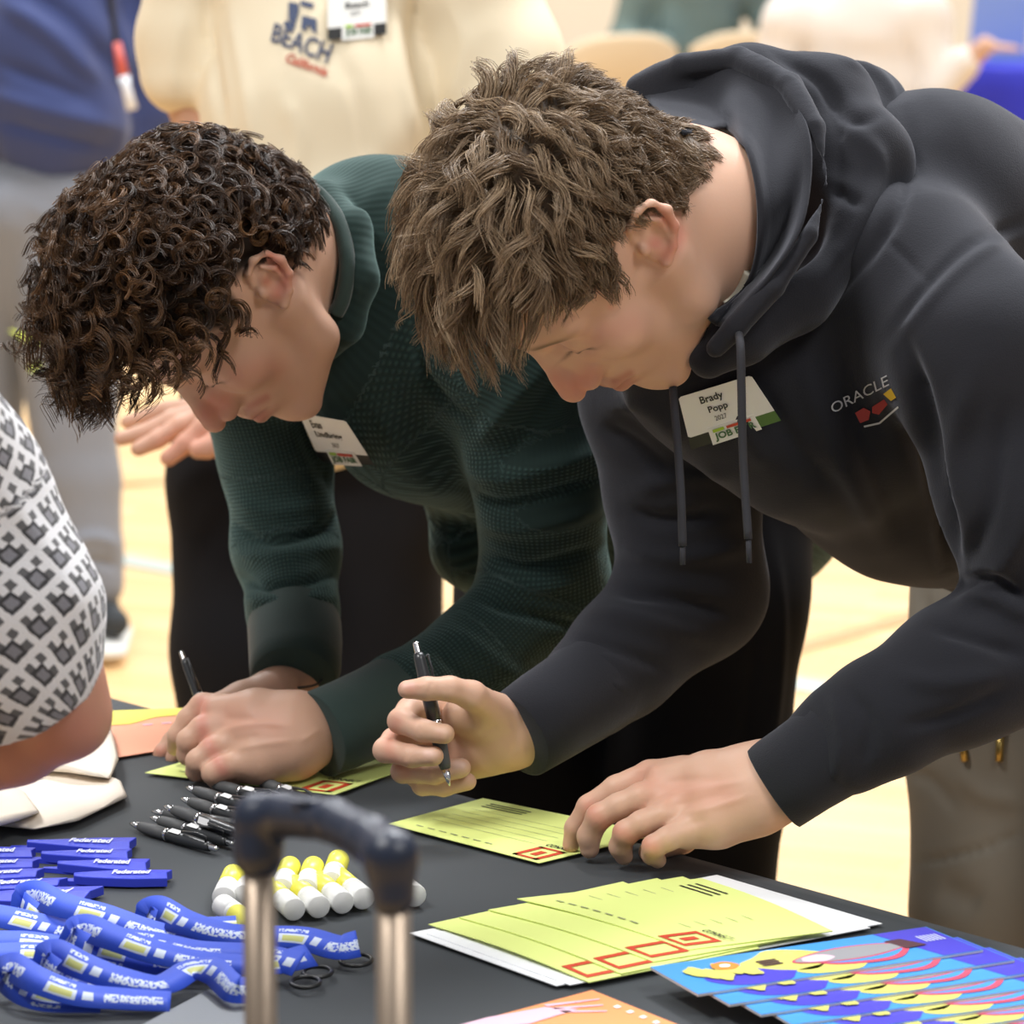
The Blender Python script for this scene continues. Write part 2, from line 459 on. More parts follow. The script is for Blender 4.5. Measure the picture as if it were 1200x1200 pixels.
def wavy_hair(V, N, M, c, sc, parent, m):
    q = to_local(V, M, c, sc); h = hairline(q[:, 1]); ok = q[:, 2] > h - .002
    R, RN = q[ok], (N[ok] @ M)
    w = np.ones(len(R))
    nG = 620; g = pick(w, nG); K = 12
    G0, GN = R[g], RN[g]
    side = np.clip((G0[:, 2] - .045) / .045, 0, 1); back = np.clip((-G0[:, 1] - .02) / .05, 0, 1)
    fr = np.clip((G0[:, 1] - .045) / .03, 0, 1); L = .012 + .042 * side - .008 * back * side + .016 * fr
    L = L * rng.uniform(.75, 1.2, nG)
    wh = np.array([.012, -.062, .105])
    cd = G0 - wh; cd = cd - GN * (cd * GN).sum(1, keepdims=True); cd /= np.linalg.norm(cd, axis=1, keepdims=True) + 1e-6
    sw = np.cross(GN, cd) * rng.normal(.25, .55, (nG, 1)); cd = cd + sw; cd /= np.linalg.norm(cd, axis=1, keepdims=True)
    grav = M.T @ np.array([0, 0, -1.])
    P = np.zeros((nG, K, 3)); P[:, 0] = G0
    ph = rng.uniform(0, 6.28, (nG, 1)); wv = np.cross(GN, cd)
    for k in range(1, K):
        t = k / (K - 1)
        d = GN * (.85 - .95 * t) * (.35 + .65 * side[:, None]) + cd * (.5 + .5 * t) + grav * (.35 + .9 * fr[:, None]) * t * side[:, None] + wv * .6 * np.cos(ph + t * 5.0) * side[:, None] + GN * .35 * np.sin(ph * 2 + t * 5) * side[:, None]
        d /= np.linalg.norm(d, axis=1, keepdims=True)
        P[:, k] = push_out(P[:, k - 1] + d * (L / (K - 1))[:, None], .004 + .004 * t)
    n = 15000; r = pick(w, n); R0 = R[r]
    # nearest guide
    near = np.concatenate([np.argmin(((R0[i:i + 500, None] - G0[None]) ** 2).sum(2), 1) for i in range(0, n, 500)])
    t = np.linspace(0, 1, K)[None, :, None]
    cl = rng.uniform(.5, .92, (n, 1, 1))
    off = (R0 - G0[near])[:, None]
    X = P[near] + off * (1 - cl * t ** .8) + rng.normal(size=(n, 1, 3)) * .0014 * t + rng.normal(size=(n, 1, 3)) * .0007 * np.sin(t * 5 + ph[near][:, :, None])
    lf = rng.uniform(.7, 1.0, (n, 1, 1)); X = X[:, :1] + (X - X[:, :1]) * lf
    short = (R0[:, 2] < hairline(R0[:, 1]) + .02)
    Wd = to_world(X.reshape(-1, 3), M, c, sc).reshape(n, K, 3)
    base = np.array([.13, .080, .043]); hi = np.array([.50, .37, .24])
    topf = np.clip((R0[:, 2] - .02) / .08, 0, 1)[:, None]
    mix = np.clip(rng.beta(1.6, 3.0, (n, 1)) * .9 + .15 * rng.normal(size=(nG, 1))[near], 0, 1) * (.35 + .65 * topf)
    strands(Wd, .00042, base * (1 - mix) + hi * mix, 'hair', m, parent)
def curly_hair(V, N, M, c, sc, parent, m):
    q = to_local(V, M, c, sc); h = hairline(q[:, 1]); ok = (q[:, 2] > h + .004) & ~((np.abs(q[:, 0]) > .05) & (np.abs(q[:, 1] + .012) < .03) & (q[:, 2] < .048))
    R, RN = q[ok], (N[ok] @ M)
    nG = 1150; g = pick(np.ones(len(R)), nG); G0, GN = R[g], RN[g]
    K = 30
    grav = M.T @ np.array([0, 0, -1.])
    side = np.clip((G0[:, 2] - hairline(G0[:, 1])) / .05, 0, 1)
    bk = np.clip((-G0[:, 1] - .0) / .06, 0, 1); L = (.016 + .034 * side) * (1 - .45 * bk) * rng.uniform(.7, 1.15, nG)
    fr = np.clip((G0[:, 1] - .02) / .05, 0, 1); L = L + .024 * fr * side ** .5
    ax = GN + rng.normal(size=(nG, 3)) * .28 + grav * (.10 + 1.1 * fr[:, None] * rng.uniform(.2, 1, (nG, 1))); ax /= np.linalg.norm(ax, axis=1, keepdims=True)
    e1 = np.cross(ax, rng.normal(size=(nG, 3))); e1 /= np.linalg.norm(e1, axis=1, keepdims=True); e2 = np.cross(ax, e1)
    rad = rng.uniform(.006, .0115, nG) * (.6 + .4 * side); turns = rng.uniform(.8, 1.35, nG) * L / .024; ph = rng.uniform(0, 6.28, nG)
    t = np.linspace(0, 1, K)
    ang = ph[:, None] + 6.283 * turns[:, None] * t[None]
    env = np.minimum(t * 5, 1)[None]
    bend = grav[None, None] * (t ** 2)[None, :, None] * (.012 + .016 * fr[:, None, None])
    P = G0[:, None] + ax[:, None] * (L[:, None] * t ** .9)[:, :, None] + (rad[:, None] * env * np.cos(ang))[:, :, None] * e1[:, None] + (rad[:, None] * env * np.sin(ang))[:, :, None] * e2[:, None] + bend
    S = 13
    n = nG * S
    off = rng.normal(size=(nG, S, 1, 3)) * .0010
    amp = 1 + rng.normal(size=(nG, S, 1, 1)) * .05
    X = G0[:, None, None] + (P - G0[:, None])[:, None] * amp + off
    X = X.reshape(n, K, 3); X = push_out(X, .001)
    Wd = to_world(X.reshape(-1, 3), M, c, sc).reshape(n, K, 3)
    tone = np.repeat(rng.beta(1.1, 3.2, (nG, 1)), S, axis=0) + rng.normal(size=(n, 1)) * .05
    tone = np.clip(tone, 0, 1); base = np.array([.020, .010, .006]); hi = np.array([.20, .10, .042])
    strands(Wd, .00048, base * (1 - tone) + hi * tone, 'hair', m, parent, .5)
# ------------------------------------------------------------------ materials of people
def skin_mat(name, rough=.5):
    m = mat(name, (.6, .4, .3), rough, sss=.12, spec=.35, bump=(420, .12, .0006))
    a = m.node_tree.nodes.new('ShaderNodeAttribute'); a.attribute_name = 'col'
    m.node_tree.links.new(a.outputs['Color'], m.node_tree.nodes['Principled BSDF'].inputs['Base Color']); return m
def hair_mat(name, rough=.42):
    m = mat(name, (.1, .06, .03), rough, spec=.35)
    a = m.node_tree.nodes.new('ShaderNodeAttribute'); a.attribute_name = 'col'
    m.node_tree.links.new(a.outputs['Color'], m.node_tree.nodes['Principled BSDF'].inputs['Base Color']); return m
M_skin = skin_mat('skin'); M_hairw = hair_mat('brown_hair', .38); M_hairc = hair_mat('dark_curly_hair', .33)
M_hood = mat('charcoal_fleece', (.018, .0185, .023), .92, sheen=.18, spec=.12, bump=(700, .35, .0012), sheen_tint=(.85, .88, 1))
M_black = mat('black_trouser_cloth', (.010, .010, .012), .9, spec=.15, bump=(300, .2, .001))
M_string = mat('drawstring_cord', (.030, .031, .038), .9, bump=(1500, .4, .001))
M_tee_edge = mat('pale_collar_cloth', (.62, .60, .50), .9)
M_khaki = mat('khaki_trouser_cloth', (.30, .265, .215), .92, spec=.2, bump=(700, .2, .001))
M_brass = mat('brass_tip', (.60, .42, .14), .35, metal=.9)
M_tag = mat('name_tag_paper', (.80, .80, .77), .5)
M_ink = mat('black_ink', (.02, .02, .02), .5)
M_blackband = mat('name_tag_black_band', (.012, .012, .012), .5)
M_greenband = mat('name_tag_green_band', (.07, .16, .03), .5)
M_lime = mat('lime_ink', (.35, .55, .03), .5)
M_dgreen = mat('dark_green_ink', (.05, .14, .05), .5)
M_redink = mat('red_ink', (.55, .05, .02), .5)
def waffle_mat(name, c1, c2, fx, fy, rib=False):
    m = mat(name, c1, .9, sheen=.3, spec=.2, sheen_tint=(.6, .9, .85)); nt = m.node_tree; b = nt.nodes['Principled BSDF']
    a = nt.nodes.new('ShaderNodeAttribute'); a.attribute_name = 'limb'
    sx = nt.nodes.new('ShaderNodeSeparateXYZ'); nt.links.new(a.outputs['Vector'], sx.inputs[0])
    def wave(o, f):
        mu = nt.nodes.new('ShaderNodeMath'); mu.operation = 'MULTIPLY'; mu.inputs[1].default_value = f; nt.links.new(o, mu.inputs[0])
        si = nt.nodes.new('ShaderNodeMath'); si.operation = 'SINE'; nt.links.new(mu.outputs[0], si.inputs[0])
        ma = nt.nodes.new('ShaderNodeMath'); ma.operation = 'MULTIPLY_ADD'; ma.inputs[1].default_value = .5; ma.inputs[2].default_value = .5; nt.links.new(si.outputs[0], ma.inputs[0])
        return ma.outputs[0]
    w1 = wave(sx.outputs[0], fx); w2 = wave(sx.outputs[1], fy)
    mx = nt.nodes.new('ShaderNodeMath'); mx.operation = 'MULTIPLY'; nt.links.new(w1, mx.inputs[0]); nt.links.new(w2, mx.inputs[1])
    if rib:
        mx.operation = 'MULTIPLY_ADD'; mx.inputs[1].default_value = 1; nt.links.new(w1, mx.inputs[0]); mx.inputs[2].default_value = 0
        for l in list(mx.inputs[1].links): nt.links.remove(l)
    mixn = nt.nodes.new('ShaderNodeMix'); mixn.data_type = 'RGBA'; mixn.inputs[6].default_value = (*c1, 1); mixn.inputs[7].default_value = (*c2, 1)
    nt.links.new(mx.outputs[0], mixn.inputs[0]); nt.links.new(mixn.outputs[2], b.inputs['Base Color'])
    bp = nt.nodes.new('ShaderNodeBump'); bp.inputs['Strength'].default_value = .8; bp.inputs['Distance'].default_value = .0012
    nt.links.new(mx.outputs[0], bp.inputs['Height']); nt.links.new(bp.outputs['Normal'], b.inputs['Normal'])
    return m
M_green = waffle_mat('dark_green_waffle_knit', (.009, .020, .018), (.024, .050, .045), 6.283 / .0042, 6.283 / .0046)
M_green_plain = mat('dark_green_rib_knit', (.016, .036, .031), .9, sheen=.2, bump=(600, .3, .001))
SKIN = (.60, .37, .265); PINK = (.58, .22, .155); LIP = (.42, .17, .13)
# ------------------------------------------------------------------ decals on clothes
def bvh_of(*objs):
    V = []; F = []
    for o in objs:
        w = parent_world(o); n = len(V); me = o.data
        V += [tuple(v.co + w) for v in me.vertices]; F += [tuple(i + n for i in p.vertices) for p in me.polygons]
    return BVHTree.FromPolygons(V, F)
def hit(bvh, u, v):
    d = W(u, v, 1.0) - CAMP; d /= np.linalg.norm(d)
    r = bvh.ray_cast(Vector(CAMP), Vector(d))
    return None if r[0] is None else (np.array(r[0]), d)
def fit_corners(bvh, px, lift=.003):
    pts = []
    for s in np.linspace(.03, .97, 5):
        for t in np.linspace(.03, .97, 5):
            c = bil([np.array([*p, 0.]) for p in px], s, t); h = hit(bvh, c[0], c[1])
            if h: pts.append(h[0])
    P = np.array(pts); c = np.median(P, 0); _, _, vt = np.linalg.svd(P - P.mean(0)); n = vt[2]
    if n @ (CAMP - c) < 0: n = -n
    res = (P - c) @ n; c = c + n * (np.percentile(res, 85) + lift)
    out = []
    for p in px:
        d = W(p[0], p[1], 1.0) - CAMP; out.append(CAMP + d * ((c - CAMP) @ n) / (d @ n))
    return out, n
def drape(bvh, P, lift=.0015):
    out = P.copy(); u, v, D = proj(P)
    for i in range(len(P)):
        h = hit(bvh, u[i], v[i])
        if h: out[i] = h[0] - h[1] * lift
    return out
def drape_text(name, s, px, box, bvh, m, parent, lift=.0015, bold=.01, shear=0, bend=None):
    C = [W(p[0], p[1], 3.0) for p in px]
    P, F = text_on(name, s, C, box, m, lambda: 0, 0, bold, shear, bend)
    return pmesh(name, drape(bvh, P, lift), F, m, parent, smooth=False)
def name_tag(person, bvh, px, lines, band=True, greenpart=False):
    "white sticker with printed name, dark band at the bottom and a small fair logo"
    C, n = fit_corners(bvh, px)
    root = MB().prism([bil(C, s, t) for s, t in ((0.03, .22), (1, .22), (1, .97), (.97, 1), (.03, 1), (0, .97), (0, .25))], .0005, -n).build('name_tag', M_tag, person)
    root['label'] = 'white paper name tag with printed name'
    MB().prism([bil(C, s, t) for s, t in ((0, .0), (.62 if greenpart else 1, .0), (.62 if greenpart else 1, .22), (0, .22))], .0005, -n).build('tag_band', M_blackband, root)
    if greenpart: MB().prism([bil(C, s, t) for s, t in ((.62, .0), (1, .0), (1, .22), (.62, .22))], .0005, -n).build('tag_band', M_greenband, root)
    MB().prism([bil(C, s, t) + n * .0006 for s, t in ((.24, -.04), (.78, -.04), (.78, .28), (.24, .28))], .0005, -n).build('logo_panel', M_tag, root)
    for s, box, b in lines: text_on('printed_text', s, C, box, M_ink, root, .0006, b)
    text_on('printed_text', 'JOB FAIR', C, (.29, .0, .75, .17), M_dgreen, root, .0014, .03)
    MB().prism([bil(C, s, t) + n * .0014 for s, t in ((.29, .19), (.42, .19), (.42, .245), (.29, .245))], .0002, n).build('logo_mark', M_lime, root)
    MB().prism([bil(C, s, t) + n * .0014 for s, t in ((.45, .19), (.73, .19), (.73, .24), (.45, .24))], .0002, n).build('logo_mark', M_redink, root)
    return root
def to_px(nodes, dr=0, sc=1): return [(u, v, D, r * sc + dr) for u, v, D, r in nodes]
def garment(name, sdf, h, m, parent, strokes=(), noise=(0, 1, 0), chains=None, relax_it=2, extra=None):
    V, F = surfnet(sdf, h)
    V = relax(V, F, relax_it)
    if noise[0]: V = V + normals(V, F) * (noise[0] * fold_noise(V, noise[1], noise[2]))[:, None]
    V = sculpt(V, F, strokes); V = relax(V, F, 1, .4)
    at = {'limb': (V @ np.array([[.8, 0, .6], [.35, .8, -.45], [0, 0, 0]]).T if chains == 'planar' else limb_coord(V, chains))} if chains else None
    return pmesh(name, V, F, m, parent, True, at)

def cuff(name, pts, m, parent, n=40, th=.0035):
    "ribbed cuff: pts (u,v,D,r px) from sleeve to opening, turned inwards at the rim"
    P = [W(*p[:3]) for p in pts]; R = [p[3] * p[2] / FP for p in pts]
    T = P[-1] - P[-2]; T /= np.linalg.norm(T)
    P2 = P + [P[-1] + T * .001, P[-1] + T * .0005, P[-1] - T * .012, P[-1] - T * .04]
    R2 = R + [R[-1] - th * .5, R[-1] - th, R[-1] - th * 1.3, R[-1] - th * 2.2]
    return MB().tube(P2, R2, n, cap=False).build(name, m, parent, True)
# ================================================================== young man in the charcoal hoodie
def hand_write(s):
    "hand that holds the pen upright in a loose fist, palm side towards the camera"
    s.px([(660, 836, 3.345, 34), (618, 856, 3.33, 36), (585, 862, 3.32, 37)], k=.012)
    s.px([(598, 842, 3.318, 26), (565, 838, 3.30, 28), (540, 838, 3.30, 22)], k=.016)
    s.px([(592, 872, 3.325, 30), (560, 880, 3.325, 30), (535, 898, 3.33, 20)], k=.016)
    s.px([(560, 850, 3.33, 30), (515, 850, 3.335, 24)], k=.014)
    s.px([(585, 838, 3.30, 22), (553, 815, 3.262, 17), (527, 807, 3.25, 14.5), (500, 807, 3.243, 13.5), (477, 808, 3.243, 11)], k=.008)
    s.px([(515, 828, 3.325, 17), (480, 833, 3.295, 15.5), (469, 845, 3.275, 14.5), (495, 856, 3.256, 13), (521, 860, 3.250, 12)], k=.0035)
    s.px([(512, 858, 3.34, 17), (462, 868, 3.30, 15), (452, 879, 3.283, 14.5), (482, 886, 3.262, 13), (508, 886, 3.256, 12)], k=.0035)
    s.px([(518, 885, 3.345, 16), (482, 896, 3.31, 14.5), (472, 904, 3.298, 13.5), (508, 906, 3.285, 12.5), (540, 900, 3.278, 12)], k=.0035)
    s.px([(535, 902, 3.345, 14), (502, 916, 3.315, 12.5), (495, 920, 3.306, 12), (520, 922, 3.297, 11), (548, 916, 3.293, 10.5)], k=.0035)
    s.px([(483, 912, 3.31, 9), (525, 908, 3.315, 9)], k=.003)
def hand_rest(s):
    "hand resting on the card at the table edge, back of the hand towards the camera"
    s.px([(960, 893, 3.148, 36), (915, 916, 3.15, 41), (885, 922, 3.155, 43)], k=.015)
    s.px([(890, 905, 3.165, 34), (830, 910, 3.17, 29), (775, 915, 3.18, 20)], k=.022)
    s.px([(888, 930, 3.15, 36), (835, 945, 3.155, 32), (785, 945, 3.165, 22)], k=.022)
    s.px([(880, 945, 3.14, 33), (840, 965, 3.14, 28), (805, 977, 3.145, 19)], k=.022)
    for nodes in ([(800, 905, 3.185, 20), (762, 908, 3.195, 17), (722, 924, 3.195, 15), (690, 945, 3.20, 13.5), (674, 970, 3.208, 12), (669, 990, 3.212, 10)],
                  [(800, 925, 3.17, 20), (752, 935, 3.17, 17.5), (725, 945, 3.172, 15.5), (702, 957, 3.175, 15), (690, 980, 3.185, 13.5), (691, 995, 3.188, 11.5)],
                  [(810, 945, 3.155, 20), (780, 955, 3.15, 17), (752, 965, 3.15, 15), (733, 976, 3.152, 14.5), (727, 992, 3.162, 13), (731, 1003, 3.168, 11)],
                  [(825, 965, 3.14, 19), (802, 975, 3.135, 16), (782, 983, 3.13, 14), (766, 992, 3.13, 13.5), (764, 1001, 3.138, 12), (771, 1008, 3.145, 10)]):
        s.px(nodes, k=.006)
    s.px([(850, 950, 3.20, 20), (800, 985, 3.215, 15), (760, 998, 3.20, 12)], k=.006)
MH = frame(54, 69, 0); HS = 1.17; EARP = W(770, 276, 3.02)
HC = EARP - MH @ (np.array([.086, -.012, .002]) * HS)
s = SDF()
s.sub_local(head_sdf(), MH, HC, HS, .02, 1.2)
nb = to_world(np.array([0, -.030, -.030]), MH, HC, HS)
s.cone(nb, W(818, 258, 3.16), .066, .069, .03)
s.cone(W(818, 258, 3.16), W(915, 300, 3.40), .069, .050, .02)
s.cone(to_world(np.array([0, .02, -.07]), MH, HC, HS), W(840, 312, 3.19), .040, .046, .03)
s.cone(to_world(np.array([0, -.060, -.01]), MH, HC, HS), W(835, 232, 3.21), .050, .053, .025)
s.px([(950, 320, 3.44, 70), (1100, 380, 3.50, 100), (1300, 520, 3.7, 130)], k=.05)
s.px([(1010, 330, 3.40, 55), (1150, 400, 3.18, 48), (1240, 720, 3.19, 45), (1100, 790, 3.16, 38), (1000, 860, 3.15, 34), (930, 908, 3.148, 38)], k=.03)
s.px([(930, 370, 3.44, 50), (785, 470, 3.44, 48), (812, 680, 3.47, 44), (728, 775, 3.41, 38), (648, 836, 3.345, 36)], k=.03)
hand_write(s); hand_rest(s)
P1 = empty('person', W(1250, 1640, 3.8) * np.array([1, 1, 0]), 'young man in a charcoal hooded sweatshirt bending over the table with a black pen', 'person')
V, F = surfnet(s, .0018)
V = relax(V, F, 1, .5)
V = sculpt(V, F, [
    ([(505, 812), (540, 818), (575, 838)], 6, .8, 3.1, 3.4), ([(505, 806), (485, 802)], 5, .3, 3.1, 3.4),
    ([(700, 905), (745, 902), (800, 897)], 5, .9, 3.0, 3.4), ([(770, 935), (820, 925), (870, 915)], 5, 1.0, 3.0, 3.4),
    ([(785, 957), (840, 945), (880, 932)], 5, 1.0, 3.0, 3.4), ([(765, 922), (800, 915), (840, 912)], 6, -1.0, 3.0, 3.4),
    ([(770, 947), (810, 940), (850, 930)], 6, -1.1, 3.0, 3.4), ([(790, 970), (830, 960)], 6, -1.0, 3.0, 3.4),
    ([(492, 848), (489, 864)], 2.6, -.8, 3.1, 3.4), ([(480, 876), (476, 892)], 2.6, -.8, 3.1, 3.4), ([(503, 898), (500, 912)], 2.6, -.7, 3.1, 3.4), ([(506, 799), (502, 815)], 2.6, -.6, 3.1, 3.4),
    ([(757, 908)], 9, 1.5, 3.0, 3.4), ([(752, 934)], 9, 1.5, 3.0, 3.4), ([(782, 955)], 9, 1.5, 3.0, 3.4), ([(802, 974)], 8, 1.2, 3.0, 3.4),
    ([(598, 838), (606, 862), (600, 885)], 4, -.8, 3.1, 3.4), ([(560, 862), (585, 850)], 6, -1.0, 3.1, 3.4)])
N = normals(V, F); q = to_local(V, MH, HC, HS)
q[:, 1] = np.where(q[:, 1] > .02, .02 + (q[:, 1] - .02) * 1.2, q[:, 1])
C = paint(V, N, SKIN, [
    ([(775, 250), (797, 275), (780, 300)], 12, PINK, .75, 2.8, 3.1), ([(768, 285)], 12, (.48, .13, .10), .6, 2.8, 3.1),
    ([(650, 445), (668, 455), (690, 440)], 18, PINK, .6, 2.8, 3.2), ([(715, 360)], 5, PINK, .35, 2.8, 3.2), ([(700, 395), (740, 380)], 22, PINK, .3, 2.8, 3.2),
    ([(720, 447), (738, 438)], 6, LIP, .8, 2.8, 3.2),
    ([(655, 392), (672, 396), (690, 380)], 3, (.12, .07, .05), 0, 2.8, 3.2),
    ([(474, 804), (482, 803)], 5, (.74, .52, .44), .9, 3.1, 3.4), ([(514, 856), (520, 857)], 5.5, (.74, .52, .44), .9, 3.1, 3.4), ([(500, 882), (506, 883)], 5.5, (.74, .50, .42), .9, 3.1, 3.4), ([(536, 896), (542, 897)], 5, (.74, .50, .42), .8, 3.1, 3.4),
    ([(480, 806)], 12, PINK, .5), ([(465, 845), (455, 878), (475, 905)], 10, PINK, .5), ([(515, 860)], 9, PINK, .3), ([(520, 850), (560, 840), (600, 870)], 25, (.62, .40, .25), .4),
    ([(757, 908), (780, 925), (850, 930)], 25, PINK, .35), ([(690, 945), (700, 960), (730, 978), (766, 993)], 12, PINK, .6), ([(670, 975), (670, 1000)], 8, (.62, .38, .24), .4)])
sc_ = np.clip((q[:, 2] - hairline(q[:, 1])) / .012 + .5, 0, 1) * (D_ok := (np.linalg.norm(q - CRC, axis=1) < .16))
sc_ = sc_ * (np.abs(q[:, 0]) < .0835)
C[:, :3] = C[:, :3] * (1 - sc_[:, None]) + np.array([.10, .065, .038]) * sc_[:, None]
# brows, lashes and lips follow the head itself
def facepaint(C, q, brow, lip=LIP):
    ax = np.abs(q[:, 0])
    def blob(x, y, z, r): return np.exp(-(((ax - x) / r[0]) ** 2 + ((q[:, 1] - y) / r[1]) ** 2 + ((q[:, 2] - z) / r[2]) ** 2))
    b = np.clip(blob(.030, .09, .0235 + 0 * ax, (.019, .03, .0042)) * 1.3, 0, .9)
    C[:, :3] = C[:, :3] * (1 - b[:, None]) + np.array(brow) * b[:, None]
    b = np.clip(blob(.031, .09, -.0045, (.014, .02, .0016)) * 1.4, 0, .95)
    C[:, :3] = C[:, :3] * (1 - b[:, None]) + np.array([.03, .018, .012]) * b[:, None]
    b = np.clip(np.exp(-((ax / .021) ** 4 + ((q[:, 2] + .0665) / .0095) ** 4)) * (q[:, 1] > .075) * 1.0, 0, .85)
    C[:, :3] = C[:, :3] * (1 - b[:, None]) + np.array(lip) * b[:, None]
    b = np.clip(blob(.0, .118, -.032, (.020, .02, .016)) * .55, 0, 1)
    C[:, :3] = C[:, :3] * (1 - b[:, None]) + np.array(PINK) * b[:, None]
    return C
C = facepaint(C, q, (.16, .10, .06))
body = pmesh('body', V, F, M_skin, P1, True, {'col': C})
hd = (np.linalg.norm(q - CRC, axis=1) < .14)
wavy_hair(V[hd & (np.abs(q[:, 0]) < .0835)], N[hd & (np.abs(q[:, 0]) < .0835)], MH, HC, HS, P1, M_hairw)
# --- hoodie
armL = [(1060, 330, 3.22, 120), (1150, 420, 3.14, 108), (1205, 570, 3.14, 102), (1245, 735, 3.17, 96), (1120, 790, 3.15, 80), (1035, 842, 3.14, 70), (985, 872, 3.14, 60), (962, 885, 3.145, 50)]
armR = [(800, 400, 3.38, 85), (766, 460, 3.42, 82), (800, 590, 3.45, 84), (812, 690, 3.46, 84), (728, 772, 3.41, 68), (690, 806, 3.38, 58), (668, 822, 3.36, 48)]
s = SDF()
s.px([(905, 300, 3.30, 105), (1080, 272, 3.36, 155), (1250, 335, 3.55, 172), (1450, 480, 3.8, 175)], k=.06)
s.px([(850, 400, 3.27, 122), (960, 455, 3.31, 150), (1085, 515, 3.43, 160), (1260, 560, 3.62, 170)], k=.06)
s.px([(800, 400, 3.38, 90), (850, 420, 3.30, 110)], k=.05)
s.px(armL, k=.04); s.px(armR, k=.035)
# opening for the neck and the cuffs
s.cone(W(790, 255, 3.08), W(880, 268, 3.22), .080, .075, .01, '-')
HST = [
 ([(1035, 400), (1085, 335), (1140, 285), (1205, 258)], 7, -4), ([(1045, 412), (1095, 347), (1150, 297), (1212, 272)], 6, 2.5),
 ([(1032, 275), (1060, 300), (1088, 332)], 5, -2.5),
 ([(1060, 400), (1085, 500), (1105, 600), (1112, 690)], 14, -16, 3.0, 3.5),
 ([(1140, 430), (1120, 520), (1118, 620)], 18, 6), ([(1180, 480), (1160, 600), (1120, 680)], 16, -7), ([(1230, 500), (1200, 620), (1150, 700)], 18, 7),
 ([(985, 420), (1010, 520), (1050, 620)], 16, -6), ([(940, 430), (980, 530), (1040, 640)], 16, 6), ([(1020, 440), (1060, 540), (1090, 620)], 14, 5),
 ([(880, 430), (930, 520), (1000, 600)], 16, -5), ([(860, 470), (900, 550)], 16, 5),
 ([(1110, 690), (1150, 680), (1200, 700)], 10, -10), ([(1120, 712), (1160, 700), (1210, 725)], 12, 8), ([(1090, 735), (1130, 745), (1200, 770)], 10, -7),
 ([(1050, 790), (1100, 800), (1180, 790)], 14, 5), ([(1000, 812), (1020, 850), (1010, 900)], 9, -4), ([(975, 815), (985, 860), (975, 925)], 9, 4),
 ([(1060, 850), (1110, 840), (1180, 810)], 9, -5), ([(945, 822), (960, 870), (952, 945)], 6, -4),
 ([(735, 600), (780, 610), (850, 600)], 12, -9), ([(730, 640), (790, 655), (880, 640)], 15, 8), ([(740, 575), (800, 560), (860, 560)], 14, 6),
 ([(715, 690), (780, 700), (860, 720)], 11, -9), ([(690, 715), (760, 730), (840, 750)], 14, 6), ([(660, 745), (720, 760), (790, 790)], 9, -5),
 ([(640, 775), (690, 790), (740, 815)], 12, 5), ([(615, 785), (650, 800), (680, 850)], 6, -5), ([(605, 778), (640, 790), (670, 838)], 7, 4),
 ([(700, 500), (740, 520), (790, 560)], 14, -7), ([(700, 470), (760, 480), (800, 520)], 14, 5),
 ([(1060, 130), (1068, 190), (1045, 260), (990, 330), (930, 400)], 9, -7)]
hood_o = garment('hoodie', s, .0042, M_hood, P1, HST, (.0035, 11, 3))
cuff('cuff', [(1000, 860, 3.14, 62), (975, 878, 3.14, 59), (940, 901, 3.143, 56), (907, 923, 3.147, 55)], M_hood, P1)
cuff('cuff', [(700, 800, 3.385, 60), (675, 818, 3.36, 58), (640, 840, 3.335, 56), (607, 862, 3.315, 53)], M_hood, P1)
# hood lying round the neck
s = SDF()
s.px([(745, 150, 3.38, 42), (800, 118, 3.34, 46), (880, 105, 3.30, 50), (965, 130, 3.28, 62), (1000, 190, 3.24, 64), (985, 270, 3.20, 58), (930, 340, 3.16, 48), (868, 392, 3.13, 36), (830, 420, 3.13, 26)], k=.03)
s.px([(940, 110, 3.36, 52), (1010, 130, 3.36, 52), (1020, 190, 3.30, 46)], k=.03)
s.px([(748, 102, 3.34, 14), (800, 78, 3.30, 14), (865, 70, 3.26, 14), (925, 100, 3.20, 14), (955, 150, 3.15, 14), (958, 210, 3.12, 14), (945, 275, 3.09, 14), (905, 335, 3.08, 14), (860, 385, 3.085, 14), (838, 408, 3.09, 13)], k=.014)
s.chain([W(770, 205, 3.14), W(835, 232, 3.13), W(872, 255, 3.17)], [.084, .080, .070], .02, '-')
s.chain([W(800, 170, 3.18), W(880, 190, 3.12)], [.05, .055], .02, '-')
s.chain([W(860, 150, 3.18), W(900, 215, 3.10), W(880, 290, 3.06)], [.032, .035, .03], .018, '-')
HB = bvh_of(body)
def onbody(pts, out=.002):
    r = []
    for u, v, D in pts:
        h = hit(HB, u, v); r.append(W(u, v, D) if h is None or (h[0] - CAMP) @ CF > D + .12 else h[0] - h[1] * out)
    return r
inn = smooth_poly(onbody([(800, 160, 3.22), (850, 153, 3.215), (872, 176, 3.19), (884, 222, 3.15), (886, 275, 3.13), (879, 318, 3.13), (862, 350, 3.14), (828, 374, 3.15)]), 7)
rim = smooth_poly([W(*p) for p in [(752, 108, 3.34), (812, 84, 3.29), (868, 76, 3.25), (922, 106, 3.19), (948, 152, 3.14), (951, 210, 3.11), (938, 272, 3.08), (900, 330, 3.07), (850, 384, 3.085)]], 6)[:49]
n_ = 45; ti = np.linspace(0, len(inn) - 1.001, n_); tr_ = np.linspace(0, len(rim) - 1.001, n_)
lerp = lambda A_, t: A_[int(t)] * (1 - t % 1) + A_[int(t) + 1] * (t % 1)
V_ = []; nk = 12
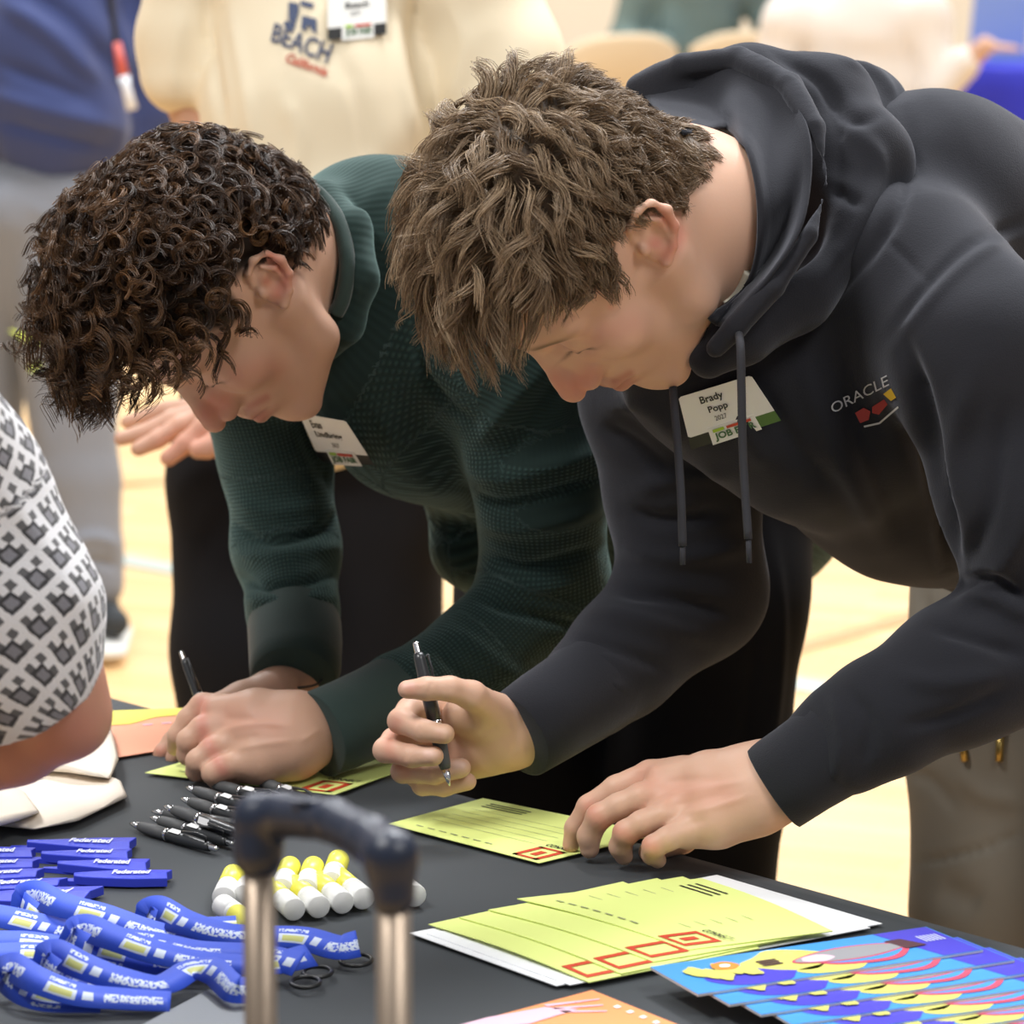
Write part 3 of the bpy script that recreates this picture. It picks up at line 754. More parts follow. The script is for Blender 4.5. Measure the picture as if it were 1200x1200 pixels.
for i in range(n_):
    a, b_ = lerp(inn, ti[i]), lerp(rim, tr_[i])
    for k in range(nk):
        t = k / (nk - 1); p = a * (1 - t) + b_ * t + CF * (.030 * math.sin(math.pi * t) * t + .008 * math.sin(i * .45) * math.sin(math.pi * t)) - CF * .008 * (t < .12)
        V_.append(p)
F_ = np.array([(i * nk + k, i * nk + k + 1, (i + 1) * nk + k + 1, (i + 1) * nk + k) for i in range(n_ - 1) for k in range(nk - 1)])
lin = pmesh('hood_lining', V_, F_, M_hood, P1); so = lin.modifiers.new('t', 'SOLIDIFY'); so.thickness = .003
hood = garment('hood', s, .0032, M_hood, P1, [
 ([(905, 60), (960, 95), (1000, 140), (1030, 135)], 10, -8), ([(985, 62), (1030, 90), (1050, 120)], 9, 5), ([(965, 100), (985, 180), (975, 250)], 12, -5),
 ([(930, 135), (935, 200), (925, 270), (880, 345)], 7, 3), ([(1000, 150), (1030, 190), (1010, 260), (960, 330)], 12, 5),
 ([(870, 150), (880, 220), (885, 300)], 6, -4), ([(985, 135), (987, 150), (986, 165)], 3, -2), ([(972, 220), (1010, 240)], 10, -5)], (.003, 14, 5))
# collar of the shirt underneath
col = smooth_poly([W(808, 164, 3.235), W(840, 153, 3.23), (W(862, 157, 3.21))], 6)
MB().tube(col, .0035, 8).build('shirt_collar', M_tee_edge, P1, True)
col = smooth_poly(onbody([(849, 357, 3.12), (858, 350, 3.12), (868, 337, 3.12), (877, 318, 3.12)], .003), 6)
MB().tube(col, .0042, 8).build('shirt_collar', M_tee_edge, P1, True)
bh = bvh_of(hood_o)
def string_(pts, name='drawstring'):
    P = [W(*p) for p in smooth_poly(pts, 8)]
    o = MB().tube(P, .0036, 8).build(name, M_string, P1, True); return o
s1 = string_([(782, 390, 3.21), (787, 430, 3.18), (790, 475, 3.13), (794, 520, 3.11), (798, 580, 3.09), (800, 640, 3.09)])
MB().tube([W(800, 638, 3.09), W(800, 662, 3.09)], .0024, 8).build('aglet', M_string, s1, True)
s2 = string_([(866, 392, 3.075), (868, 410, 3.055), (869, 460, 3.06), (871, 540, 3.07), (877, 632, 3.07)])
MB().tube([W(877, 630, 3.07), W(878, 660, 3.07)], .0024, 8).build('aglet', M_string, s2, True)
name_tag(P1, bh, [(810, 527), (915, 493), (880, 440), (795, 466)], [('Brady', (.26, .72, .56, .90), .02), ('Popp', (.32, .52, .56, .68), .02), ('2027', (.36, .38, .50, .47), .0)], greenpart=True)
# small chest print
M_white_t = mat('white_print', (.5, .5, .52), .7); M_pr = mat('red_print', (.32, .03, .03), .7); M_py = mat('yellow_print', (.6, .38, .02), .7)
LQ = [(990, 505), (1045, 478), (1036, 440), (978, 470)]
drape_text('chest_print', 'ORACLE', LQ, (-.1, .66, 1.05, .98), bh, M_white_t, P1, .0025, .0)
def drape_poly(name, pts, m, lift=.0022):
    P = drape(bh, np.array([W(a, b, 3.0) for a, b in pts]), lift)
    return pmesh(name, P, [list(range(len(pts)))[::-1]], m, P1, smooth=False)
drape_poly('chest_print', [(1002, 484), (1012, 478), (1020, 482), (1018, 492), (1008, 496)], M_pr)
drape_poly('chest_print', [(1022, 477), (1036, 468), (1040, 474), (1030, 486), (1022, 484)], M_pr)
drape_poly('chest_print', [(1035, 462), (1044, 455), (1050, 466), (1044, 470)], M_py)
drape_poly('chest_print', [(1012, 499), (1030, 495), (1052, 476), (1053, 478), (1031, 497), (1013, 501)], M_white_t)
# --- trousers
s = SDF()
s.px([(1225, 690, 3.92, 160), (1215, 850, 3.90, 150), (1212, 1060, 3.9, 143), (1235, 1400, 3.9, 120), (1250, 1600, 3.9, 105)], k=.03)
s.px([(1390, 690, 3.75, 160), (1395, 1000, 3.72, 150), (1405, 1400, 3.75, 120), (1410, 1650, 3.78, 100)], k=.03)
s.px([(1250, 640, 3.9, 150), (1380, 640, 3.78, 150)], k=.04)
tr = garment('trousers', s, .006, M_khaki, P1, [
 ([(1068, 1012), (1110, 1005), (1160, 992), (1210, 970)], 4, -5), ([(1055, 905), (1090, 915), (1120, 950)], 10, -4), ([(1085, 700), (1090, 760), (1075, 820)], 8, -6),
 ([(1120, 900), (1150, 930), (1200, 940)], 14, 4), ([(1100, 1040), (1150, 1060)], 20, -4)], (.004, 9, 8))
for u0, u1, D_ in ((1126, 1131, 3.42), (1172, 1171, 3.42)):
    bt = bvh_of(tr); h0 = hit(bt, u0, 862); h1 = hit(bt, u1, 892)
    if h0 and h1:
        a, b = h0[0] - h0[1] * .005, h1[0] - h1[1] * .004
        up_ = a + (a - b) * 1.6
        st = MB().tube([up_, a], .0042, 8).build('waist_cord', M_black, P1, True)
        MB().tube([a, b], .0042, 8).build('cord_tip', M_brass, st, True)
# ================================================================== young man in the dark green knit
def hand_fist(s):
    s.px([(400, 850, 3.475, 33), (365, 860, 3.46, 35), (340, 862, 3.445, 38)], k=.014)
    s.px([(345, 845, 3.445, 36), (300, 838, 3.45, 30), (255, 835, 3.46, 20)], k=.02)
    s.px([(345, 868, 3.44, 38), (305, 868, 3.44, 34), (262, 865, 3.45, 24)], k=.02)
    s.px([(340, 880, 3.43, 32), (305, 893, 3.425, 25), (275, 900, 3.43, 18)], k=.02)
    for n in ([(260, 830, 3.47, 18), (238, 828, 3.475, 15.5), (222, 843, 3.475, 14), (209, 862, 3.475, 12.5), (205, 876, 3.485, 10)],
              [(262, 850, 3.45, 18), (238, 855, 3.45, 16), (222, 868, 3.448, 14.5), (220, 884, 3.455, 12.5), (236, 892, 3.47, 11)],
              [(270, 872, 3.435, 17), (248, 880, 3.43, 15), (232, 892, 3.428, 14), (230, 903, 3.436, 12), (246, 908, 3.45, 10.5)],
              [(285, 895, 3.42, 17), (262, 900, 3.415, 14.5), (250, 906, 3.415, 13.5), (255, 914, 3.422, 11), (270, 914, 3.43, 10)]):
        s.px(n, k=.006)
    s.px([(310, 850, 3.50, 18), (262, 862, 3.51, 14), (238, 872, 3.50, 12)], k=.006)
def hand_hold(s):
    s.px([(346, 775, 3.615, 33), (345, 806, 3.60, 31), (325, 815, 3.58, 30)], k=.012)
    s.px([(325, 812, 3.57, 28), (285, 822, 3.56, 23), (255, 830, 3.55, 18)], k=.016)
    s.px([(320, 830, 3.57, 28), (270, 850, 3.56, 22)], k=.016)
    for n in ([(262, 828, 3.55, 15), (235, 836, 3.54, 13), (222, 858, 3.53, 11.5), (208, 880, 3.53, 10), (203, 888, 3.53, 9.5)],
              [(262, 845, 3.56, 15), (225, 846, 3.56, 13), (202, 868, 3.555, 11), (190, 882, 3.55, 9.5), (187, 888, 3.55, 8.5)],
              [(270, 855, 3.57, 14), (235, 868, 3.575, 12), (215, 885, 3.56, 10)]):
        s.px(n, k=.005)
    s.px([(290, 835, 3.53, 15), (255, 842, 3.52, 12), (240, 850, 3.52, 10)], k=.006)
MG = frame(54, 68, 4); GS = 1.10; EARG = W(320, 330, 3.30)
GC = EARG - MG @ (np.array([.086, -.012, .002]) * GS)
s = SDF()
s.sub_local(head_sdf(), MG, GC, GS, .02, 1.14)
nb = to_world(np.array([0, -.030, -.030]), MG, GC, GS)
s.cone(nb, W(350, 308, 3.46), .060, .061, .03)
s.cone(W(350, 308, 3.46), W(415, 335, 3.64), .061, .050, .02)
s.cone(to_world(np.array([0, .02, -.07]), MG, GC, GS), W(352, 352, 3.48), .036, .042, .03)
s.cone(to_world(np.array([0, -.060, -.01]), MG, GC, GS), W(352, 283, 3.50), .048, .050, .025)
s.px([(460, 350, 3.68, 65), (640, 420, 3.8, 110), (830, 520, 4.05, 110)], k=.05)
s.px([(470, 340, 3.66, 50), (600, 430, 3.56, 46), (636, 690, 3.63, 36), (560, 768, 3.58, 32), (470, 818, 3.52, 30), (400, 852, 3.465, 38)], k=.03)
s.px([(420, 350, 3.6, 70), (290, 400, 3.68, 50), (325, 560, 3.74, 46), (335, 650, 3.74, 42), (345, 775, 3.62, 31)], k=.03)
hand_fist(s); hand_hold(s)
P2 = empty('person', W(830, 1640, 4.0) * np.array([1, 1, 0]), 'young man with dark curly hair in a dark green knit sweater leaning over the table', 'person')
V, F = surfnet(s, .0018)
V = relax(V, F, 1, .5)
V = sculpt(V, F, [([(237, 822)], 9, 1.6, 3.3, 3.7), ([(238, 855)], 9, 1.6, 3.3, 3.7), ([(250, 880)], 9, 1.4, 3.3, 3.7), ([(262, 900)], 8, 1.2, 3.3, 3.7),
   ([(255, 858), (300, 848), (340, 850)], 5, .9, 3.3, 3.7), ([(268, 880), (310, 872), (345, 868)], 5, .9, 3.3, 3.7), ([(262, 842), (300, 842)], 6, -.9, 3.3, 3.7), ([(268, 868), (305, 862)], 6, -1, 3.3, 3.7),
   ([(350, 870), (375, 855)], 5, .8, 3.3, 3.7)])
N = normals(V, F); q = to_local(V, MG, GC, GS)
q[:, 1] = np.where(q[:, 1] > .02, .02 + (q[:, 1] - .02) * 1.14, q[:, 1])
C = paint(V, N, (.56, .34, .24), [
    ([(318, 300), (335, 325), (325, 345)], 12, (.52, .18, .13), .75, 3.1, 3.4), ([(312, 330)], 9, (.40, .12, .07), .7, 3.1, 3.4),
    ([(250, 470), (243, 485), (262, 470)], 16, PINK, .7, 3.1, 3.4), ([(280, 440), (320, 430)], 22, PINK, .35, 3.1, 3.4),
    ([(292, 477), (312, 466)], 6, LIP, .8, 3.1, 3.4),
    ([(237, 822), (238, 857), (250, 882), (262, 905)], 10, (.55, .20, .15), .7, 3.3, 3.7), ([(187, 880)], 9, PINK, .7, 3.3, 3.7), ([(270, 840), (320, 850)], 25, PINK, .3, 3.3, 3.7)])
sc_ = np.clip((q[:, 2] - hairline(q[:, 1])) / .012 + .5, 0, 1) * (np.linalg.norm(q - CRC, axis=1) < .16) * (np.abs(q[:, 0]) < .0835)
C[:, :3] = C[:, :3] * (1 - sc_[:, None]) + np.array([.025, .014, .008]) * sc_[:, None]
C = facepaint(C, q, (.06, .03, .018))
gbody = pmesh('body', V, F, M_skin, P2, True, {'col': C})
hd = (np.linalg.norm(q - CRC, axis=1) < .14) & (np.abs(q[:, 0]) < .0835)
curly_hair(V[hd], N[hd], MG, GC, GS, P2, M_hairc)
gL = [(480, 330, 3.58, 115), (600, 410, 3.53, 98), (632, 540, 3.56, 80), (640, 690, 3.62, 72), (560, 768, 3.57, 58), (470, 818, 3.51, 50), (428, 838, 3.485, 46)]
gR = [(400, 330, 3.62, 90), (285, 400, 3.68, 72), (325, 540, 3.74, 64), (336, 640, 3.74, 62), (344, 715, 3.68, 53), (346, 752, 3.64, 46)]
s = SDF()
s.px([(445, 305, 3.55, 125), (600, 360, 3.75, 150), (800, 470, 4.05, 160), (860, 560, 4.15, 150)], k=.06)
s.px([(430, 390, 3.56, 105), (500, 460, 3.66, 118), (640, 520, 3.86, 120), (800, 560, 4.08, 140)], k=.06)
s.px([(300, 400, 3.68, 70), (420, 400, 3.58, 95)], k=.05)
s.px(gL, k=.035); s.px(gR, k=.03)
s.px([(560, 560, 3.82, 70), (560, 640, 3.80, 52), (580, 670, 3.82, 40)], k=.03)
s.cone(W(290, 295, 3.30), W(345, 306, 3.43), .080, .068, .008, '-')
s.px([(330, 228, 3.50, 20), (372, 238, 3.465, 24), (408, 272, 3.43, 27), (417, 328, 3.415, 27), (402, 378, 3.425, 26), (368, 406, 3.46, 24)], k=.03)
sw = garment('sweater', s, .0036, M_green, P2, [
 ([(575, 270), (505, 350), (492, 420), (520, 470), (560, 500)], 8, -7), ([(600, 270), (530, 350), (512, 415), (535, 455)], 9, 4),
 ([(540, 570), (580, 590), (640, 580), (700, 560)], 9, -8), ([(545, 545), (590, 560), (650, 545), (700, 530)], 14, 6), ([(553, 605), (600, 620), (660, 610), (705, 595)], 14, 6),
 ([(565, 650), (610, 665), (660, 655), (705, 640)], 9, -7), ([(575, 680), (620, 690), (680, 680)], 14, 6),
 ([(560, 700), (600, 715), (660, 730), (700, 740)], 8, -9), ([(520, 735), (560, 760), (600, 790), (630, 800)], 12, 6), ([(510, 760), (540, 790), (570, 820)], 9, -5), ([(470, 770), (500, 800), (520, 835)], 12, 5), ([(455, 790), (470, 815), (480, 850)], 8, -4),
 ([(420, 790), (440, 820), (445, 860)], 10, 4), ([(640, 430), (600, 470), (560, 520)], 14, 5), ([(670, 430), (630, 480), (590, 540)], 12, -4),
 ([(265, 610), (310, 635), (370, 625), (400, 600)], 8, -9), ([(272, 585), (320, 600), (380, 590)], 13, 5), ([(275, 645), (320, 655), (400, 640)], 12, 7),
 ([(272, 675), (320, 690), (400, 670)], 8, -9), ([(280, 700), (330, 708), (395, 700)], 12, 7), ([(290, 728), (340, 738), (392, 728)], 8, -6), ([(295, 748), (345, 756), (392, 750)], 9, 4),
 ([(345, 470), (375, 540), (410, 580)], 14, -9), ([(350, 440), (380, 470), (420, 560)], 16, 5), ([(430, 470), (470, 540), (530, 590)], 18, 3),
 ([(315, 208), (345, 215), (380, 235), (408, 280), (412, 350), (385, 400)], 6, -3), ([(470, 200), (420, 260), (425, 340)], 18, 4)], (.003, 12, 9), [gL, gR, [(440, 310, 3.58, 125), (600, 360, 3.75, 150), (860, 560, 4.15, 150)]])
cuff('cuff', [(470, 818, 3.51, 54), (440, 833, 3.485, 53), (408, 847, 3.465, 52), (374, 861, 3.445, 52)], M_green_plain, P2)
cuff('cuff', [(345, 735, 3.66, 55), (346, 755, 3.63, 55), (346, 780, 3.605, 54), (344, 798, 3.585, 51)], M_green_plain, P2)
GB = bvh_of(sw, gbody)
cl = []
for u, v in ((322, 214), (345, 214), (374, 228), (398, 262), (407, 308), (402, 348), (393, 368)):
    h = hit(GB, u, v); cl.append(h[0] - h[1] * .001 if h else W(u, v, 3.45))
MB().tube(smooth_poly(cl, 8), .0075, 10, flat=(1, 1)).build('collar', M_green_plain, P2, True)
# bracelet cord on the far wrist
MB().tube([W(344 + 33 * math.cos(a), 800 - 10 * math.sin(a) - 4, 3.585 - .028 * math.sin(-a)) for a in np.linspace(0, 6.283, 30)], .0012, 6).build('bracelet', M_string, P2, True)
bh = bvh_of(sw)
name_tag(P2, bh, [(375, 541), (438, 545), (405, 494), (350, 484)], [('Evan', (.18, .74, .40, .90), .02), ('Lindbring', (.18, .52, .72, .68), .02), ('2027', (.42, .36, .56, .45), 0)])
s = SDF()
s.px([(840, 560, 4.02, 120), (828, 700, 3.98, 110), (818, 900, 3.98, 104), (812, 1150, 4.0, 92), (810, 1480, 4.0, 66)], k=.03)
s.px([(710, 560, 4.14, 115), (655, 700, 4.12, 118), (630, 900, 4.10, 112), (625, 1150, 4.1, 92), (625, 1460, 4.1, 66)], k=.03)
s.px([(840, 560, 4.05, 110), (720, 560, 4.12, 110)], k=.04)
garment('trousers', s, .006, M_black, P2, [([(905, 620), (915, 750), (900, 900)], 9, 5), ([(880, 620), (885, 760), (870, 900)], 9, -5)], (.004, 8, 12))
# ================================================================== room, light, table
def struct(o): o['kind'] = 'structure'; return o
M_floor = mat('varnished_maple_floor', (.80, .52, .25), .32, spec=.4)
nt = M_floor.node_tree; b = nt.nodes['Principled BSDF']
tc = nt.nodes.new('ShaderNodeTexCoord'); mp = nt.nodes.new('ShaderNodeMapping'); mp.inputs['Rotation'].default_value = (0, 0, .35)
nt.links.new(tc.outputs['Object'], mp.inputs['Vector'])
bk = nt.nodes.new('ShaderNodeTexBrick'); bk.inputs['Scale'].default_value = 3; bk.inputs['Mortar Size'].default_value = .004
bk.inputs['Brick Width'].default_value = 1.6; bk.inputs['Row Height'].default_value = .18
bk.inputs['Color1'].default_value = (.84, .57, .29, 1); bk.inputs['Color2'].default_value = (.72, .44, .19, 1); bk.inputs['Mortar'].default_value = (.5, .3, .13, 1)
nt.links.new(mp.outputs[0], bk.inputs['Vector']); nt.links.new(bk.outputs['Color'], b.inputs['Base Color'])
def plane(name, pts, m):
    return struct(pmesh(name, pts, [list(range(len(pts)))], m, None, False))
plane('floor', [(-12, -3, 0), (14, -3, 0), (14, 24, 0), (-12, 24, 0)], M_floor)
M_wall = mat('cream_wall_paint', (.80, .74, .62), .8)
plane('wall_back', [(-12, 24, 0), (14, 24, 0), (14, 24, 8), (-12, 24, 8)], M_wall)
M_line = mat('grey_court_line', (.42, .47, .42), .5)
M_linep = mat('dark_court_line', (.50, .28, .12), .5)
def floorline(u0, v0, u1, v1, w, m):
    a, b_ = WZ(u0, v0, .002), WZ(u1, v1, .002); d = (b_ - a) / np.linalg.norm(b_ - a); n = np.array([-d[1], d[0], 0]) * w / 2
    a = a - d * 3; b_ = b_ + d * 3
    struct(MB().prism([a - n, b_ - n, b_ + n, a + n], .001).build('trim_1', m))
floorline(140, 655, 205, 667, .08, M_line); floorline(140, 568, 230, 560, .05, M_linep); floorline(940, 757, 1030, 732, .06, M_linep)
# table with a black cloth
e0, e1 = WZ(120, 815), WZ(1200, 1110); E = e1 - e0; E[2] = 0; E /= np.linalg.norm(E); NN = np.array([E[1], -E[0], 0.])
if NN[1] > 0: NN = -NN
A = e0 - E * .55; L_ = 2.44; Wd_ = .80
M_cloth = mat('black_polyester_cloth', (.030, .036, .042), .75, sheen=.15, spec=.3, bump=(1600, .15, .0004))
Tb = empty('table', A + E * L_ / 2 + NN * Wd_ / 2 - np.array([0, 0, TZ]), 'folding table under the black cloth, seen only by its draped shape', 'table')
R3 = np.stack([E, NN, [0, 0, 1]], 1)
M_ttop = mat('grey_table_plastic', (.4, .4, .4), .6); M_steel = mat('steel', (.55, .55, .56), .3, metal=.9)
MB().box(A + E * L_ / 2 + NN * Wd_ / 2 - np.array([0, 0, .030]), (L_ - .02, Wd_ - .02, .035), R3).build('tabletop', M_ttop, Tb)
for a_ in (.08, .92):
    for b_ in (.1, .9):
        p = A + E * L_ * a_ + NN * Wd_ * b_
        MB().tube([p - [0, 0, TZ], p - [0, 0, .04]], .014, 12).build('leg', M_steel, Tb, True)
# cloth: gridded top with soft creases plus hanging sides
def cloth():
    nx, ny = 150, 60; V = []; F = []
    xs = np.linspace(0, L_, nx); ys = np.linspace(0, Wd_, ny)
    X, Y = np.meshgrid(xs, ys, indexing='ij')
    Z = .0009 * np.sin(X * 7 + Y * 3) * np.sin(Y * 9 - X * 2) - .0010
    top = A + X[..., None] * E + Y[..., None] * NN; top[..., 2] += Z
    V = top.reshape(-1, 3).tolist()
    F = [(i * ny + j, i * ny + j + 1, (i + 1) * ny + j + 1, (i + 1) * ny + j) for i in range(nx - 1) for j in range(ny - 1)]
    ring = [i * ny for i in range(nx)] + [(nx - 1) * ny + j for j in range(1, ny)] + [i * ny + ny - 1 for i in range(nx - 2, -1, -1)] + [j for j in range(ny - 2, 0, -1)]
    m = len(ring); c = A + E * L_ / 2 + NN * Wd_ / 2; prev = ring
    for k, z in enumerate([.004, .012, .15, .35, .55, .73]):
        cur = []
        for i, r in enumerate(ring):
            p = np.array(V[r]); o = p - c; ox = np.clip(abs(o @ E) / (L_ / 2), 0, 1); oy = np.clip(abs(o @ NN) / (Wd_ / 2), 0, 1)
            n = E * np.sign(o @ E) * (ox > .999) + NN * np.sign(o @ NN) * (oy > .999); n = n / (np.linalg.norm(n) + 1e-9)
            out = (.003, .006, .012, .018, .022, .026)[k] + (0 if k < 2 else .014 * math.sin(i * .35) * z)
            q = p + n * out; q[2] = TZ - z; cur.append(len(V)); V.append(q.tolist())
        F += [(prev[i], prev[(i + 1) % m], cur[(i + 1) % m], cur[i]) for i in range(m)]; prev = cur
    return V, F
V_, F_ = cloth()
tag(pmesh('tablecloth', V_, F_, M_cloth), 'black cloth spread over the table and hanging to the floor', 'tablecloth')
# ------------------------------------------------------------------ light
w = bpy.data.worlds.new('world'); SC.world = w; w.use_nodes = True
w.node_tree.nodes['Background'].inputs[0].default_value = (.93, .96, 1, 1); w.node_tree.nodes['Background'].inputs[1].default_value = .31
def area(name, loc, tgt, size, power, col=(1, 1, 1)):
    l = bpy.data.lights.new(name, 'AREA'); l.shape = 'RECTANGLE'; l.size = size[0]; l.size_y = size[1]; l.energy = power; l.color = col
    o = bpy.data.objects.new(name, l); COL.objects.link(o); o.location = loc
    o.rotation_euler = (Vector(tgt) - Vector(loc)).to_track_quat('-Z', 'Y').to_euler(); return o
area('gym_light', (.8, 5.6, 6.0), (.0, 3.4, 1), (2.2, 1.0), 350, (.97, .98, 1))
area('gym_light', (-2.2, 1.6, 5.2), (0, 3.3, .9), (1.6, 1.0), 200, (1, .98, .95))
area('gym_light', (2.2, .6, 4.6), (.2, 3.3, .9), (1.6, 1.2), 95, (1, .98, .95))
for x, y, p in ((-4, 9, 400), (4, 9, 400), (0, 14, 430), (6, 15, 330), (-5, 17, 330), (1, 20, 330)):
    area('gym_light', (x, y, 7.5), (x, y, 0), (2, 1.2), p)
SC.view_settings.view_transform = 'Standard'; SC.view_settings.look = 'None'; SC.view_settings.gamma = 1; SC.view_settings.exposure = 0
SC.view_settings.use_curve_mapping = False
# ================================================================== people and things behind
M_tshirt = mat('cream_cotton', (.80, .70, .52), .9, spec=.2, sheen=.1)
M_navy = mat('navy_shirt_cloth', (.028, .045, .15), .85, sheen=.2)
M_greyt = mat('grey_trouser_cloth', (.20, .215, .25), .9, sheen=.1)
M_navyprint = mat('navy_print', (.05, .07, .14), .7); M_redprint = mat('rust_print', (.50, .10, .06), .7)
M_seagreen = mat('grey_green_cloth', (.14, .20, .19), .9); M_offwhite = mat('off_white_knit', (.72, .66, .60), .9, sheen=.2)
M_bluecloth = mat('royal_blue_tablecloth', (.015, .02, .42), .7); M_chair = mat('beige_chair_steel', (.66, .52, .34), .5)
M_shoew = mat('white_rubber', (.75, .74, .70), .6); M_shoe = mat('dark_shoe_cloth', (.03, .035, .04), .8)
def body_of(parent, s, col=SKIN, strokes=(), h=.004, name='body'):
    V, F = surfnet(s, h); V = relax(V, F, 1, .5)
    return pmesh(name, V, F, M_skin, parent, True, {'col': paint(V, normals(V, F), col, list(strokes))})
def bg_head(s, u, v, D, sc=1.0, yaw=20, pitch=20):
    M = frame(yaw, pitch); c = W(u, v, D); s.sub_local(head_sdf(), M, c, sc); return M, c
def bg_hair(u, v, D, sc, yaw, pitch, m, parent, h=.006):
    M = frame(yaw, pitch); c = W(u, v, D); t = SDF()
    t.ell((0, -.014, .045), (.088, .108, .094), k=.02); t.ell((0, .06, .0), (.062, .07, .062), k=.02, op='-')
    t.ell((0, -.03, -.075), (.1, .1, .04), k=.02, op='-')
    s = SDF(); s.sub_local(t, M, c, sc); V, F = surfnet(s, h); V = relax(V, F, 1)
    V = V + normals(V, F) * (.004 * fold_noise(V, 60, 4))[:, None]
    return pmesh('hair', V, F, m, parent)
M_brownh = mat('brown_hair_mass', (.06, .035, .02), .5); M_greyh = mat('grey_hair_mass', (.3, .28, .26), .5)
# --- cream T-shirt, black trousers
P3 = empty('person', W(360, 1240, 4.75) * np.array([1, 1, 0]), 'person in a cream beach T-shirt and black trousers standing behind the table', 'person')
s = SDF(); D3 = 4.7
bg_head(s, 360, -215, D3, 1.0, 15, 15)
s.px([(365, -190, D3 + .03, 55), (368, -90, D3 + .04, 58)], k=.03)
s.px([(368, -60, D3 + .04, 90), (370, 200, D3 + .04, 110), (370, 420, D3 + .04, 110)], k=.04)
s.px([(368, -60, D3 + .04, 60), (230, -50, D3 + .05, 50), (215, 80, D3 + .06, 38), (240, 150, D3 + .08, 33), (250, 300, D3 + .0, 30), (262, 420, D3 - .1, 26), (262, 465, D3 - .12, 24)], k=.03)
s.px([(368, -60, D3 + .04, 60), (530, -50, D3 + .05, 52), (590, 90, D3 + .05, 42), (600, 260, D3 - .05, 34), (600, 420, D3 - .1, 28), (600, 480, D3 - .1, 26)], k=.03)
DH = D3 - .12
s.px([(262, 460, DH, 27), (262, 485, DH, 27), (248, 495, DH, 24)], k=.012)
for n in ([(258, 492, DH - .02, 15), (240, 500, DH - .03, 13), (218, 520, DH - .03, 12), (197, 537, DH - .03, 10)], [(245, 488, DH, 13), (212, 498, DH, 11), (185, 515, DH, 11), (162, 526, DH, 9.5)],
          [(250, 480, DH + .01, 13), (200, 492, DH + .02, 10.5), (165, 508, DH + .02, 10), (142, 514, DH + .02, 9)], [(254, 474, DH + .015, 13), (195, 480, DH + .04, 10), (150, 495, DH + .05, 9)],
          [(268, 490, DH - .04, 15), (262, 512, DH - .05, 14), (245, 524, DH - .05, 13), (232, 527, DH - .05, 11)]):
    s.px(n, k=.005)
for du in (0,):
    s.px([(600, 480, D3 - .1, 27), (598, 520, D3 - .1, 30), (596, 560, D3 - .11, 24)], k=.012)
    for i in range(4): s.px([(586 + i * 9, 560, D3 - .11 + i * .012, 10), (582 + i * 9, 600, D3 - .12 + i * .012, 9), (584 + i * 9, 625, D3 - .12 + i * .012, 7)], k=.004)
    s.px([(580, 530, D3 - .13, 12), (568, 560, D3 - .14, 10), (568, 585, D3 - .14, 8)], k=.005)
body_of(P3, s, (.58, .34, .24), [([(200, 525), (240, 510)], 30, PINK, .5)], .0036)
bg_hair(360, -215, D3, 1.0, 15, 15, M_brownh, P3)
s = SDF()
s.px([(368, -40, D3 + .04, 105), (372, 120, D3 + .04, 128), (380, 300, D3 + .04, 130), (385, 420, D3 + .04, 132)], k=.04)
s.px([(300, -50, D3 + .04, 70), (232, -40, D3 + .05, 60), (217, 40, D3 + .06, 55), (213, 88, D3 + .06, 48)], k=.03)
s.px([(440, -50, D3 + .04, 80), (540, -30, D3 + .05, 78), (585, 70, D3 + .05, 75), (598, 180, D3 + .03, 72)], k=.03)
ts = garment('t_shirt', s, .006, M_tshirt, P3, [
 ([(240, -20), (248, 60), (262, 150)], 8, -9), ([(270, 0), (285, 90), (300, 190)], 10, 5), ([(485, -20), (488, 60), (505, 150)], 8, -12), ([(462, 0), (470, 80), (490, 170)], 9, 6),
 ([(530, 0), (545, 60), (525, 130)], 12, 5), ([(330, 110), (350, 160), (345, 210)], 14, 5), ([(400, 60), (420, 120), (440, 200)], 14, -5), ([(215, 10), (205, 60), (200, 110)], 12, 4)], (.006, 8, 17))
bh = bvh_of(ts)
LQ = [(316, 52), (388, 74), (396, 52), (322, 22)]
drape_text('shirt_print', 'BEACH', [(317, 48), (383, 74), (391, 52), (322, 26)], (0, 0, 1, 1), bh, M_navyprint, P3, .004, .015)
drape_text('shirt_print', 'California', [(334, 72), (382, 90), (385, 79), (337, 61)], (0, 0, 1, 1), bh, M_redprint, P3, .004, .03, .3)
def drape_poly2(name, pts, m, par, b_, lift=.004):
    P = drape(b_, np.array([W(a, c, 4.0) for a, c in pts]), lift); n = np.cross(P[1] - P[0], P[2] - P[0])
    f = list(range(len(pts))); 
    if n @ (CAMP - P[0]) < 0: f = f[::-1]
    return pmesh(name, P, [f], m, par, smooth=False)
for pts in ([(334, 24), (346, 28), (345, 34), (332, 30)], [(338, 2), (350, 4), (350, 14), (346, 28), (338, 24)], [(354, 18), (371, 22), (371, 40), (366, 36), (363, 30), (360, 30), (358, 36), (353, 34)], [(352, 0), (368, 4), (366, 10), (352, 6)]):
    drape_poly2('shirt_print', pts, M_navyprint, P3, bh)
name_tag(P3, bh, [(384, 47), (453, 40), (452, -22), (384, -14)], [('2027', (.38, .42, .56, .50), .0), ('Beach', (.3, .56, .7, .68), .02)])
s = SDF()
s.px([(330, 440, D3 + .1, 118), (292, 560, D3 + .1, 90), (290, 760, D3 + .1, 86), (290, 1000, D3 + .12, 74), (290, 1190, D3 + .12, 60)], k=.03)
s.px([(410, 440, D3 + .1, 118), (435, 600, D3 + .12, 88), (440, 850, D3 + .14, 80), (440, 1190, D3 + .14, 60)], k=.03)
